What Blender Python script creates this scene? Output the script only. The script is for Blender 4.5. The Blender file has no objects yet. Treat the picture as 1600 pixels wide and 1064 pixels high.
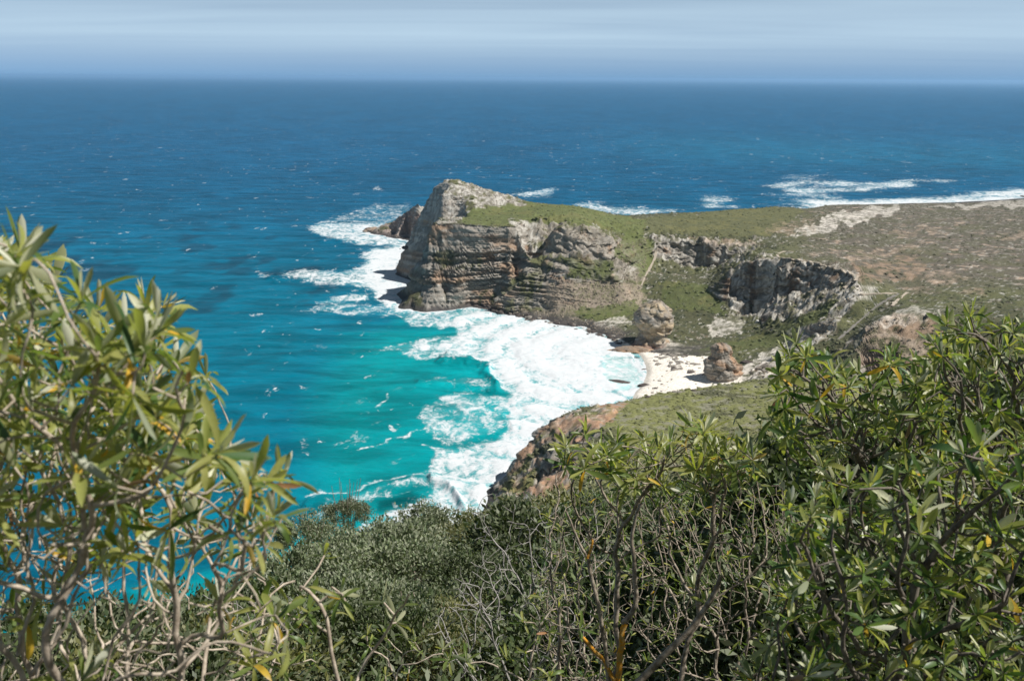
import bpy, math, random
import numpy as np
from mathutils import Vector, Matrix, geometry

random.seed(7); rng = np.random.default_rng(7)
scene = bpy.context.scene
COL = scene.collection
R = math.radians

# ------------------------------------------------------------------ camera
F_PX, EYE = 1570.0, 150.0
PITCH, ROLL = 14.63, 0.36
cam_d = bpy.data.cameras.new("camera"); cam = bpy.data.objects.new("camera", cam_d); COL.objects.link(cam)
cam_d.sensor_width = 36.0; cam_d.lens = 36.0 * F_PX / 1600.0
cam_d.clip_start = 0.05; cam_d.clip_end = 500000.0
cam.location = (0, 0, EYE)
CM = Matrix.Rotation(R(90 - PITCH), 3, 'X') @ Matrix.Rotation(R(ROLL), 3, 'Z')
cam.rotation_euler = CM.to_euler()
cam_d.dof.use_dof = True; cam_d.dof.focus_distance = 6.5; cam_d.dof.aperture_fstop = 7.5
scene.camera = cam

# ------------------------------------------------------------------ sky, sun, exposure
SUN_EL, SUN_AZ = 53.0, 13.0          # azimuth: degrees from +X towards -Y (right, a little behind the viewer)
to_sun = Vector((math.cos(R(SUN_AZ)) * math.cos(R(SUN_EL)), -math.sin(R(SUN_AZ)) * math.cos(R(SUN_EL)), math.sin(R(SUN_EL))))
world = bpy.data.worlds.new("World"); scene.world = world; world.use_nodes = True
wn, wl = world.node_tree.nodes, world.node_tree.links
bg = wn['Background']
sky = wn.new('ShaderNodeTexSky'); sky.sky_type = 'NISHITA'; sky.sun_disc = False
sky.sun_elevation = R(SUN_EL); sky.sun_rotation = math.atan2(to_sun.x, to_sun.y)
sky.altitude = 1500; sky.air_density = 0.20; sky.dust_density = 0.05; sky.ozone_density = 1.5
bg.inputs['Strength'].default_value = 0.071
# thin high cloud veils over the whole sky, laid out on a flat layer high above
tcw = wn.new('ShaderNodeTexCoord'); sep = wn.new('ShaderNodeSeparateXYZ'); wl.new(tcw.outputs['Generated'], sep.inputs[0])
zz = wn.new('ShaderNodeMath'); zz.operation = 'ADD'; zz.inputs[1].default_value = 0.03; wl.new(sep.outputs['Z'], zz.inputs[0])
zm = wn.new('ShaderNodeMath'); zm.operation = 'MAXIMUM'; zm.inputs[1].default_value = 0.02; wl.new(zz.outputs[0], zm.inputs[0])
dv = wn.new('ShaderNodeVectorMath'); dv.operation = 'DIVIDE'
cz = wn.new('ShaderNodeCombineXYZ')
for k in range(3): wl.new(zm.outputs[0], cz.inputs[k])
wl.new(tcw.outputs['Generated'], dv.inputs[0]); wl.new(cz.outputs[0], dv.inputs[1])
mp = wn.new('ShaderNodeMapping'); mp.inputs['Scale'].default_value = (0.16, 0.55, 1.0); mp.inputs['Rotation'].default_value = (0, 0, R(-5)); mp.inputs['Location'].default_value = (0.9, 0.2, 0)
wl.new(dv.outputs[0], mp.inputs[0])
cn = wn.new('ShaderNodeTexNoise'); cn.inputs['Scale'].default_value = 1.1; cn.inputs['Detail'].default_value = 4; cn.inputs['Roughness'].default_value = 0.45; cn.inputs['Distortion'].default_value = 0.5
wl.new(mp.outputs[0], cn.inputs['Vector'])
cr = wn.new('ShaderNodeValToRGB'); cr.color_ramp.elements[0].position = 0.25; cr.color_ramp.elements[1].position = 0.75
cr.color_ramp.elements[0].color = (0.5, 0.5, 0.5, 1); cr.color_ramp.elements[1].color = (0.95, 0.95, 0.95, 1)
wl.new(cn.outputs['Fac'], cr.inputs[0])
cm_ = wn.new('ShaderNodeMixRGB'); cm_.inputs[2].default_value = (6.6, 8.7, 10.4, 1)
cf = wn.new('ShaderNodeMapRange'); cf.inputs['From Min'].default_value = 0.0; cf.inputs['From Max'].default_value = 0.038; wl.new(sep.outputs['Z'], cf.inputs['Value'])
# a thin layer looks denser towards the horizon, where the line of sight runs longer through it
tau = wn.new('ShaderNodeMath'); tau.operation = 'MULTIPLY'; tau.inputs[1].default_value = -0.15; wl.new(cr.outputs[0], tau.inputs[0])
tq = wn.new('ShaderNodeMath'); tq.operation = 'DIVIDE'; wl.new(tau.outputs[0], tq.inputs[0]); wl.new(zm.outputs[0], tq.inputs[1])
te = wn.new('ShaderNodeMath'); te.operation = 'EXPONENT'; wl.new(tq.outputs[0], te.inputs[0])
to = wn.new('ShaderNodeMath'); to.operation = 'SUBTRACT'; to.inputs[0].default_value = 1.0; wl.new(te.outputs[0], to.inputs[1])
cmul = wn.new('ShaderNodeMath'); cmul.operation = 'MULTIPLY'; wl.new(to.outputs[0], cmul.inputs[0]); wl.new(cf.outputs[0], cmul.inputs[1])
wl.new(cmul.outputs[0], cm_.inputs[0]); stn = wn.new('ShaderNodeVectorMath'); stn.operation = 'MULTIPLY'; stn.inputs[1].default_value = (.84, 1.0, 1.03); wl.new(sky.outputs[0], stn.inputs[0]); wl.new(stn.outputs[0], cm_.inputs[1]); wl.new(cm_.outputs[0], bg.inputs['Color'])

sun_d = bpy.data.lights.new("sun", 'SUN'); sun_d.energy = 5.0; sun_d.angle = R(0.53); sun_d.color = (1.0, 0.965, 0.91)
sun = bpy.data.objects.new("sun", sun_d); COL.objects.link(sun)
sun.rotation_euler = to_sun.to_track_quat('Z', 'Y').to_euler(); sun.location = (200, -100, 400)
scene.view_settings.view_transform = 'Standard'; scene.view_settings.look = 'None'
scene.view_settings.exposure = 0.25; scene.view_settings.gamma = 1.0
scene.cycles.max_bounces = 6; scene.cycles.transparent_max_bounces = 6; scene.cycles.volume_bounces = 1

# ------------------------------------------------------------------ helpers
CMn = np.array([[CM[i][j] for j in range(3)] for i in range(3)])
def ray(px, py):
    d = np.stack([(np.asarray(px, float) - 800) / F_PX, -(np.asarray(py, float) - 532) / F_PX, -np.ones_like(np.asarray(px, float))], -1)
    return d @ CMn.T
def at_y(px, py, Y):
    d = ray(px, py); s = Y / d[..., 1]; return d * np.asarray(s)[..., None] + np.array([0, 0, EYE])
def at_z(px, py, z):
    d = ray(px, py); s = (z - EYE) / d[..., 2]; return d * np.asarray(s)[..., None] + np.array([0, 0, EYE])
def project(p):
    q = (p - np.array([0, 0, EYE])) @ CMn
    w = np.maximum(-q[..., 2], 1e-3)
    return 800 + F_PX * q[..., 0] / w, 532 - F_PX * q[..., 1] / w

def _h2(ix, iy, s):
    with np.errstate(over='ignore'):
        h = ix.astype(np.uint32) * np.uint32(374761393) + iy.astype(np.uint32) * np.uint32(668265263) + np.uint32(s * 362437 + 1013)
        h = (h ^ (h >> np.uint32(13))) * np.uint32(1274126177)
        h = h ^ (h >> np.uint32(16))
    return h.astype(np.float64) / 4294967295.0
def vn(x, y, s=0):
    x = np.asarray(x, float); y = np.asarray(y, float)
    fx = np.floor(x); fy = np.floor(y); ix = fx.astype(np.int64); iy = fy.astype(np.int64)
    u = x - fx; v = y - fy; u = u * u * (3 - 2 * u); v = v * v * (3 - 2 * v)
    a = _h2(ix, iy, s); b = _h2(ix + 1, iy, s); c = _h2(ix, iy + 1, s); d = _h2(ix + 1, iy + 1, s)
    return (a * (1 - u) + b * u) * (1 - v) + (c * (1 - u) + d * u) * v
def fbm(x, y, o=4, s=0, g=0.5):
    t = 0; a = 1; n = 0; 
    for k in range(o):
        t = t + a * vn(x * 2 ** k + 17.3 * k, y * 2 ** k - 9.1 * k, s + k); n += a; a *= g
    return t / n
def fbm3(x, y, z, o=4, s=0):
    return (fbm(x + 0.37 * z, y - 0.61 * z, o, s) + fbm(y + 0.53 * x, z + 0.2 * x, o, s + 31) + fbm(z - 0.4 * y, x + .3 * z, o, s + 57)) / 3
def sst(a, b, x):
    t = np.clip((x - a) / (b - a), 0, 1); return t * t * (3 - 2 * t)
def inpoly(px, py, poly):
    c = np.zeros(np.shape(px), bool); n = len(poly); j = n - 1
    for i in range(n):
        xi, yi = poly[i]; xj, yj = poly[j]
        if yi != yj:
            c ^= ((yi > py) != (yj > py)) & (px < (xj - xi) * (py - yi) / (yj - yi) + xi)
        j = i
    return c
def new_obj(name, me, parent=None):
    o = bpy.data.objects.new(name, me); COL.objects.link(o)
    if parent is not None: o.parent = parent
    return o
def mesh_np(name, V, Fq, mat=None, smooth=True, cols=None, floats=None, mat_idx=None):
    me = bpy.data.meshes.new(name)
    V = np.asarray(V, np.float32); Fq = np.asarray(Fq, np.int32)
    k = Fq.shape[1]
    me.vertices.add(len(V)); me.vertices.foreach_set('co', V.ravel())
    me.loops.add(Fq.size); me.loops.foreach_set('vertex_index', Fq.ravel())
    me.polygons.add(len(Fq)); me.polygons.foreach_set('loop_start', np.arange(0, Fq.size, k, dtype=np.int32))
    me.polygons.foreach_set('loop_total', np.full(len(Fq), k, np.int32))
    if mat is not None:
        for m in (mat if isinstance(mat, (list, tuple)) else [mat]): me.materials.append(m)
    if mat_idx is not None: me.polygons.foreach_set('material_index', np.asarray(mat_idx, np.int32))
    me.polygons.foreach_set('use_smooth', np.full(len(Fq), smooth, bool))
    if cols is not None:
        a = me.attributes.new('Col', 'FLOAT_COLOR', 'POINT')
        c = np.ones((len(V), 4), np.float32); c[:, :3] = cols; a.data.foreach_set('color', c.ravel())
    for n, v in (floats or {}).items():
        a = me.attributes.new(n, 'FLOAT', 'POINT'); a.data.foreach_set('value', np.asarray(v, np.float32))
    me.update(); me.validate()
    return me
def tag(o, label=None, cat=None, group=None, kind=None):
    if label: o['label'] = label
    if cat: o['category'] = cat
    if group: o['group'] = group
    if kind: o['kind'] = kind
    return o
def empty(name, loc=(0, 0, 0)):
    o = bpy.data.objects.new(name, None); COL.objects.link(o); o.location = loc; o.empty_display_size = 0.2
    return o
def mat_new(name):
    m = bpy.data.materials.new(name); m.use_nodes = True
    return m, m.node_tree.nodes, m.node_tree.links, m.node_tree.nodes['Principled BSDF']

# ------------------------------------------------------------------ terrain control points (pixel, pixel, forward distance)
PTS = []
def L(*a):
    for (px, py, Y) in a: PTS.append(tuple(at_y(px, py, Y)))
def Z(z, *a):
    for (px, py) in a: PTS.append(tuple(at_z(px, py, z)))
def W(*a): PTS.extend(a)
# coast of the headland, bay and beach
COAST = [(622, 481), (630, 484), (645, 486), (665, 488), (700, 485), (735, 480), (765, 484), (775, 489), (800, 492), (830, 500), (860, 506), (890, 511), (925, 520), (955, 530), (975, 541), (1000, 558), (1010, 580), (1000, 605)]
Z(0.2, *COAST)
Z(-6, (600, 492), (640, 500), (700, 502), (760, 502), (830, 516), (890, 527), (925, 540), (955, 560), (965, 590), (950, 620))
Z(0.2, (630, 470), (640, 455), (649, 440), (655, 422), (658, 405), (662, 390), (658, 382), (640, 375), (615, 373), (592, 368), (580, 364))
Z(-6, (600, 470), (610, 440), (625, 415), (630, 398), (555, 355))
W((-101, 925, -6), (-125, 945, -6), (-146, 968, -6), (-166, 1005, -6))
# main cliff: lower ledge, wall, rim
L((645, 458, 664), (660, 452, 666), (690, 450, 667), (730, 448, 668), (758, 450, 667))
L((680, 420, 668), (720, 415, 669), (760, 412, 670))
L((672, 347, 678), (700, 348, 677), (740, 351, 675), (770, 354, 673), (798, 354, 672))
# left return of the wall
W((-52, 700, 53), (-53, 728, 33), (-57, 757, 50), (-61, 790, 48), (-60, 700, 26), (-61, 728, 18), (-63, 757, 29), (-66, 790, 28), (-64, 700, 14), (-66, 740, 16), (-69, 790, 16), (-69, 840, 38), (-73, 885, 31), (-46, 722, 38), (-39, 718, 47))
# buttress foot and alcove behind it
L((776, 457, 650), (800, 449, 652), (825, 430, 655), (845, 410, 661), (862, 400, 664))
L((785, 446, 669), (805, 438, 672), (825, 420, 674), (838, 400, 675))
L((800, 385, 672), (825, 385, 680))
# grey outcrop right of the alcove
L((806, 351, 681), (835, 350, 676), (870, 353, 671), (905, 358, 670), (940, 363, 672), (965, 373, 676), (978, 386, 680))
L((815, 378, 673), (860, 386, 662), (900, 394, 659), (945, 404, 658), (975, 412, 662))
L((870, 408, 656), (905, 412, 652), (950, 415, 652))
L((880, 433, 647), (930, 440, 645), (975, 440, 643))
L((855, 450, 645), (845, 480, 640))
L((870, 480, 633), (920, 481, 629), (980, 479, 624))
L((860, 495, 630), (890, 497, 622), (930, 501, 613), (985, 499, 609), (950, 515, 594), (985, 520, 585))
# stack surroundings and beach
Z(2.2, (1000, 540), (1040, 545), (975, 533))
Z(2.8, (1060, 560), (1100, 562), (1060, 590), (1105, 600), (1030, 600))
W((70, 440, 1.5), (120, 440, 3), (170, 445, 5), (60, 470, .5), (95, 436, 6))
L((1042, 512, 576), (1052, 526, 567), (1030, 520, 580))
# gully and second outcrop
L((1000, 386, 702), (1000, 430, 668), (1010, 470, 638), (985, 460, 640))
L((1020, 373, 716), (1060, 373, 715), (1110, 381, 706), (1150, 386, 700), (1190, 381, 706))
L((1030, 388, 708), (1035, 406, 705), (1080, 421, 701), (1120, 419, 697), (1160, 412, 690))
L((1050, 455, 642), (1100, 450, 642), (1150, 470, 612), (1060, 500, 602), (1100, 500, 597), (1120, 530, 567), (1060, 540, 556), (1150, 520, 572))
# amphitheatre wall with its path rim
L((1140, 432, 626), (1165, 413, 623), (1200, 403, 616), (1240, 407, 601), (1270, 413, 591), (1300, 421, 576), (1340, 431, 556))
L((1135, 482, 608), (1165, 492, 606), (1190, 500, 600))
W((141, 618, 18), (152, 611, 12), (163.5, 597, 16), (172, 586, 25), (178.5, 571, 31), (187, 552, 37), (160, 601, 37), (155, 592, 14), (158, 590, 24))
L((1180, 390, 660), (1220, 385, 660), (1290, 400, 620), (1350, 415, 590))
# spur and boardwalk gully
L((1332, 450, 541), (1300, 490, 507), (1270, 520, 492), (1250, 546, 481))
L((1280, 530, 500), (1255, 505, 535))
L((1345, 500, 508), (1322, 530, 482), (1400, 471, 521), (1300, 560, 465))
L((1362, 505, 471), (1382, 491, 480), (1420, 486, 476), (1480, 491, 466), (1550, 500, 456), (1660, 505, 450))
L((1342, 546, 457), (1400, 557, 447), (1500, 572, 432), (1560, 560, 436))
# valley floor and dune
L((1185, 525, 562), (1230, 540, 522), (1200, 560, 512), (1150, 590, 482), (1230, 582, 476), (1262, 572, 471))
# plateau
L((740, 341, 700), (820, 341, 702), (900, 341, 706), (820, 319, 765), (860, 320, 765), (900, 323, 762), (930, 328, 766), (960, 335, 772), (1010, 342, 800), (1060, 338, 822), (1110, 330, 852), (1150, 326, 872), (1210, 323, 892))
L((960, 350, 735), (1060, 355, 760), (1130, 350, 780))
L((1230, 360, 762), (1300, 380, 692), (1300, 350, 812), (1300, 328, 952), (1300, 320, 1150), (1400, 345, 832), (1400, 400, 652), (1400, 440, 567), (1500, 400, 642), (1500, 440, 562), (1500, 360, 772), (1500, 335, 922), (1620, 400, 642), (1620, 440, 562), (1620, 350, 812), (1620, 330, 962), (1600, 318, 1180), (1420, 325, 1002), (1420, 319, 1200))
# summit block
L((697, 276, 772), (712, 278, 774), (740, 288, 776), (770, 298, 776), (800, 312, 772))
L((700, 339, 713), (735, 339, 716), (780, 331, 737), (682, 340, 712))
L((690, 300, 752), (730, 308, 750), (706, 284, 765), (760, 304, 762))
L((680, 288, 776), (672, 302, 780), (665, 318, 786))
# seaward shelf
L((654, 315, 960), (638, 327, 975), (622, 338, 985), (606, 348, 995), (590, 357, 1003), (655, 366, 945), (640, 366, 966), (620, 364, 985))
W((-40, 850, 34), (0, 870, 38), (-60, 990, 12), (-40, 1020, 2), (20, 830, 50), (80, 850, 38), (110, 950, 14), (60, 1000, 5), (150, 1010, 6), (210, 1060, 2), (260, 1050, 12))
W((-100, 1030, -5), (-40, 1050, -6), (40, 1060, -5), (120, 1075, -4), (210, 1100, -4), (290, 1150, -3), (360, 1200, -2))
Z(0.3, (1330, 321), (1430, 318), (1500, 317), (1560, 313), (1610, 310))
Z(-4, (1330, 314), (1430, 310), (1500, 309), (1620, 299))
W((900, 1500, 0), (900, 1000, 25), (900, 640, 42), (900, 450, 46), (900, 300, 62), (700, 1420, 0), (560, 1400, -6), (800, 1600, -6))
# near promontory: rim, face, toe
L((905, 637, 366), (875, 648, 363), (850, 667, 360), (825, 692, 357), (800, 715, 354), (785, 748, 347), (779, 782, 336))
L((1000, 618, 385), (1100, 602, 396), (1210, 590, 402))
L((900, 720, 318), (870, 775, 330), (840, 740, 336), (1000, 700, 305), (1000, 660, 342), (1100, 640, 362), (1150, 690, 312), (1200, 620, 376), (930, 665, 338))
W((50, 414, 8), (30, 390, 9), (21, 377, 8), (85, 424, 9), (120, 430, 12), (40, 427, 0.3), (24, 402, .3), (14, 385, .3), (5, 372, .3), (-5, 357, .3), (-8, 342, .3), (-11, 325, .3), (-16, 300, .3), (-30, 272, .3), (5, 400, -6), (-8, 378, -6), (-16, 352, -6), (-22, 335, -6), (-34, 300, -6), (25, 430, -5), (40, 446, -4))
W((150, 434, 18), (200, 436, 24), (260, 436, 28), (260, 390, 38), (360, 405, 40), (480, 420, 44), (640, 430, 48))
# hillside under the viewer
US = [-2.2, -1.2, -0.55, -0.16, 0.08, 0.22, 0.6, 1.3, 2.4]
YS = [-40, -14, 0, 6, 15, 30, 40, 60, 100, 150, 200, 245]
HZ = [[152, 150, 148.0, 143.5, 136, 124, 115, 98, 64, 28, 4, -6],
      [152, 150, 148.2, 144, 137, 125, 117, 101, 68, 32, 8, -5],
      [152, 150, 148.3, 144.4, 137.5, 126, 118, 103, 71, 35, 10, -4],
      [152, 150, 148.3, 145.4, 141, 134, 129.6, 115, 86, 56, 30, 6],
      [152, 150, 148.3, 145.7, 141.8, 135.5, 131, 119, 94, 70, 50, 36],
      [152, 150, 148.3, 146.0, 142.2, 136, 131, 120.5, 102, 79, 62, 50],
      [153, 151, 149.0, 147.6, 145, 139, 135, 127, 111, 90, 74, 62],
      [155, 153, 151, 150, 148, 143, 140, 133, 119, 101, 87, 76],
      [158, 157, 155, 154, 152, 148, 145, 139, 127, 112, 100, 90]]
for u, zs in zip(US, HZ):
    for y, z in zip(YS, zs): W((u * (y + 16) if y > -16 else u * 4 * (1 + (-16 - y) * .05), y, z))
W((-700, 240, -6), (-700, -60, 90), (900, -60, 170), (700, -60, 165), (-200, -60, 150), (200, -60, 158))
# open sea floor round everything
W((-700, 600, -6), (-700, 1700, -6), (-200, 450, -6), (-200, 800, -6), (-300, 1100, -6), (0, 1300, -6), (300, 1400, -6), (900, 1700, -6), (-60, 500, -6), (-100, 600, -6), (-160, 1000, -6), (-40, 400, -6), (20, 480, -6))

XMIN, XMAX, YMIN, YMAX = -700, 900, -60, 1700
def build_raster():
    key = {}; P = []
    for p in PTS:
        k = (round(p[0] * 2), round(p[1] * 2))
        if k in key: continue
        key[k] = 1; P.append(p)
    P = np.array(P, float)
    vs, es, fs, *_ = geometry.delaunay_2d_cdt([Vector((p[0], p[1])) for p in P], [], [], 0, 1e-4)
    nx, ny = XMAX - XMIN + 1, YMAX - YMIN + 1
    H = np.full((ny, nx), -6.0)
    for f in fs:
        t = P[list(f)]
        (x0, y0, z0), (x1, y1, z1), (x2, y2, z2) = t
        det = (y1 - y2) * (x0 - x2) + (x2 - x1) * (y0 - y2)
        if abs(det) < 1e-6: continue
        ax = max(int(math.floor(t[:, 0].min() - XMIN)), 0); bx = min(int(math.ceil(t[:, 0].max() - XMIN)), nx - 1)
        ay = max(int(math.floor(t[:, 1].min() - YMIN)), 0); by = min(int(math.ceil(t[:, 1].max() - YMIN)), ny - 1)
        if ax > bx or ay > by: continue
        gx, gy = np.meshgrid(np.arange(ax, bx + 1) + XMIN, np.arange(ay, by + 1) + YMIN)
        l0 = ((y1 - y2) * (gx - x2) + (x2 - x1) * (gy - y2)) / det
        l1 = ((y2 - y0) * (gx - x2) + (x0 - x2) * (gy - y2)) / det
        l2 = 1 - l0 - l1
        m = (l0 >= -1e-6) & (l1 >= -1e-6) & (l2 >= -1e-6)
        sub = H[ay:by + 1, ax:bx + 1]; sub[m] = (l0 * z0 + l1 * z1 + l2 * z2)[m]
    def blur(A, n):
        for _ in range(n):
            B = np.pad(A, 1, mode='edge')
            A = (B[:-2, 1:-1] + 2 * B[1:-1, 1:-1] + B[2:, 1:-1]) / 4
            B = np.pad(A, 1, mode='edge')
            A = (B[1:-1, :-2] + 2 * B[1:-1, 1:-1] + B[1:-1, 2:]) / 4
        return A
    H1 = blur(H, 3)                                   # keeps cliffs crisp
    H2 = blur(H, 14)                                  # rounds gentle ground
    gy, gx = np.gradient(H2); sl = np.hypot(gx, gy)
    w = sst(0.5, 1.1, sl)
    return H1 * w + H2 * (1 - w)
HR = build_raster()
def hbase(x, y):
    fx = np.clip(np.asarray(x, float) - XMIN, 0, XMAX - XMIN - 1.001); fy = np.clip(np.asarray(y, float) - YMIN, 0, YMAX - YMIN - 1.001)
    ix = fx.astype(int); iy = fy.astype(int); u = fx - ix; v = fy - iy
    return (HR[iy, ix] * (1 - u) + HR[iy, ix + 1] * u) * (1 - v) + (HR[iy + 1, ix] * (1 - u) + HR[iy + 1, ix + 1] * u) * v
_lay = rng.uniform(0, 1, 400); 
def strata(z):
    """uneven bedding: how far each bed stands out of the cliff"""
    t = np.asarray(z, float) / 1.45 + 60; i = np.floor(t).astype(int); f = t - i
    a = _lay[i % 400]; b = _lay[(i + 1) % 400]
    e = sst(0.72, 1.0, f)
    t2 = np.asarray(z, float) / 5.7 + 60; i2 = np.floor(t2).astype(int); f2 = t2 - i2
    e2 = sst(0.8, 1.0, f2)
    return (a * (1 - e) + b * e) + 1.1 * (_lay[(i2 * 7) % 400] * (1 - e2) + _lay[((i2 + 1) * 7) % 400] * e2) - 0.75 * (np.abs(f - 0.86) < 0.12)
def worley(x, y, s=0):
    fx = np.floor(x); fy = np.floor(y); best = np.full(np.shape(x), 9.0); hid = np.zeros(np.shape(x))
    for i in (-1, 0, 1):
        for j in (-1, 0, 1):
            cx = (fx + i).astype(np.int64); cy = (fy + j).astype(np.int64)
            d = np.hypot(cx + _h2(cx, cy, s) - x, cy + _h2(cx, cy, s + 5) - y)
            m = d < best; best = np.where(m, d, best); hid = np.where(m, _h2(cx, cy, s + 9), hid)
    return best, hid
OUTCROPS = [[(796, 344), (870, 348), (940, 358), (980, 384), (984, 442), (935, 404), (880, 402), (810, 396)], [(1014, 368), (1150, 380), (1195, 376), (1165, 410), (1110, 420), (1030, 404)], [(1136, 428), (1190, 398), (1345, 426), (1332, 454), (1230, 502), (1146, 492)],
            [(652, 352), (670, 298), (697, 266), (722, 268), (800, 306), (828, 320), (735, 327), (716, 345)], [(570, 372), (600, 345), (650, 315), (668, 330), (660, 385)], [(1250, 550), (1300, 480), (1340, 432), (1350, 460), (1300, 520)],
            [(1340, 560), (1350, 512), (1400, 490), (1480, 492), (1500, 520), (1500, 570)], [(760, 800), (776, 742), (850, 655), (908, 630), (960, 640), (905, 700), (880, 800)], [(1165, 600), (1190, 565), (1250, 562), (1250, 595)]]
def terrain(x, y):
    """heights with gullies, outcrops and bedded cliffs; returns displaced points and what the colours need"""
    e = 1.5
    z = hbase(x, y)
    gx = (hbase(x + e, y) - hbase(x - e, y)) / (2 * e); gy = (hbase(x, y + e) - hbase(x, y - e)) / (2 * e)
    sl = np.hypot(gx, gy) + 1e-6
    far = sst(200, 300, y)
    st = sst(0.6, 1.2, sl) * far
    land = sst(-1.0, 3.0, z)
    px, py = project(np.stack([x, y, z], -1))
    oc = np.zeros_like(x)
    for i, g in enumerate(OUTCROPS): oc = np.maximum(oc, inpoly(px + (fbm(x / 8, y / 8, 3, 300 + i) - .5) * 22, py + (fbm(x / 8, y / 8, 3, 320 + i) - .5) * 12, g) * ((y < 430) if i == 7 else (y > 425)))
    n1 = fbm(x / 22, y / 22, 5, 3) - 0.5; n2 = fbm(x / 5.0, y / 5.0, 4, 9) - 0.5; n3 = fbm(x / 1.7, y / 1.7, 2, 15) - .5
    rough = (0.30 + 0.5 * sst(0.3, 0.7, sl)) * (1 - .8 * st)
    w1, h1 = worley(x / 6.5, y / 5.0, 3); w2, h2 = worley(x / 2.6 + 5, y / 2.2, 13)
    blocks = (h1 - .35) * 4.2 * (1 - sst(.35, .75, w1)) + (h2 - .3) * 2.0 * (1 - sst(.3, .8, w2))
    zz = z + land * far * (n1 * 4.5 * rough + n2 * 2.4 * rough + n3 * 0.7 * rough) + land * far * oc * blocks * .5 * (1 - .8 * st) + land * (1 - far) * (n1 * 0.8 + n2 * 0.4)
    # buttresses and broken beds on the steep faces
    zl = zz + (fbm(x / 60, y / 60, 2, 33) - .5) * 9 + (fbm(x / 11, y / 11, 2, 35) - .5) * 1.6
    hb_, hs = worley(x / 7 + .3 * np.floor(zl / 4.1), zl / 3.4, 41)
    v = (fbm(x / 13 + 40, y / 40, 3, 21) - .5) * 6 + (fbm3(x / 6, y / 6, zl / 2.4, 4, 25) - .5) * 6 + (hs - .5) * 2.6 - 1.5 * sst(.55, .9, hb_)
    rub = np.zeros_like(x)
    for i, g in enumerate(([(836, 340), (1000, 355), (1005, 438), (880, 440), (842, 425)], [(1130, 395), (1350, 420), (1340, 460), (1240, 510), (1130, 500)], [(1010, 362), (1200, 372), (1170, 425), (1020, 425)])): rub = np.maximum(rub, inpoly(px + (n1) * 30, py + n2 * 20, g) * (y > 530))
    zz = zz + rub * land * (n2 * 3 + blocks * .5)
    samp = (.75 + 1.0 * sst(.35, .65, fbm(x / 45, zl / 10, 3, 61))) * (1 - .5 * sst(32, 46, z))
    jw, jh = worley(x / 5.5 + .02 * z, z / 40, 65)
    joint = -2.2 * sst(.42, .62, jw) * sst(.4, .6, fbm(x / 30, z / 20, 2, 67))
    v = v * (1 + .5 * rub) + (fbm(x / 20 + 7, y / 30, 2, 69) - .5) * 9 + joint * (1 - rub)
    smooth = inpoly(px + n1 * 24, py + n2 * 14, [(850, 436), (1004, 440), (1012, 495), (860, 500), (845, 470)]) * (y > 560)
    d = (1 - .75 * smooth) * (1 - .55 * sst(-38, -48, x) * sst(686, 700, y)) * st * land * ((strata(zl) - 0.8) * 2.0 * samp * (1 - .75 * rub) + v * (0.62 + .3 * rub))
    ox, oy = -gx / sl, -gy / sl
    X = x + ox * d; Y = y + oy * d
    return np.stack([X, Y, zz], -1), sl, st, n1, n2, oc, zl

# ------------------------------------------------------------------ ground colours (by what grows or lies there; the amphitheatre wall also has painted shade)
C = dict(rock=(.275, .25, .215), pale=(.45, .425, .38), orange=(.36, .23, .145), wet=(.055, .05, .05), grass=(.105, .122, .042), olive=(.118, .120, .055),
         fyn=(.085, .085, .045), fynd=(.040, .050, .026), sand=(.80, .74, .655), soil=(.34, .25, .18), scree=(.26, .225, .18), redrock=(.20, .105, .085))
C = {k: np.array(v) for k, v in C.items()}
def soft(px, py, poly, j=6, s=0):
    """polygon with a ragged edge: 1 inside"""
    xs = [p[0] for p in poly]; ys_ = [p[1] for p in poly]; out = np.zeros(np.shape(px))
    k = (px > min(xs) - 2.2 * j) & (px < max(xs) + 2.2 * j) & (py > min(ys_) - 1.3 * j) & (py < max(ys_) + 1.3 * j)
    if k.any():
        a, b_ = px[k], py[k]
        out[k] = inpoly(a + (fbm(a / 14, b_ / 8, 3, 70 + s) - .5) * 4 * j, b_ + (fbm(a / 14, b_ / 8, 3, 90 + s) - .5) * 2.2 * j, poly)
    return out
def mixc(c, k, w): return c * (1 - w[..., None]) + k * w[..., None]
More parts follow.
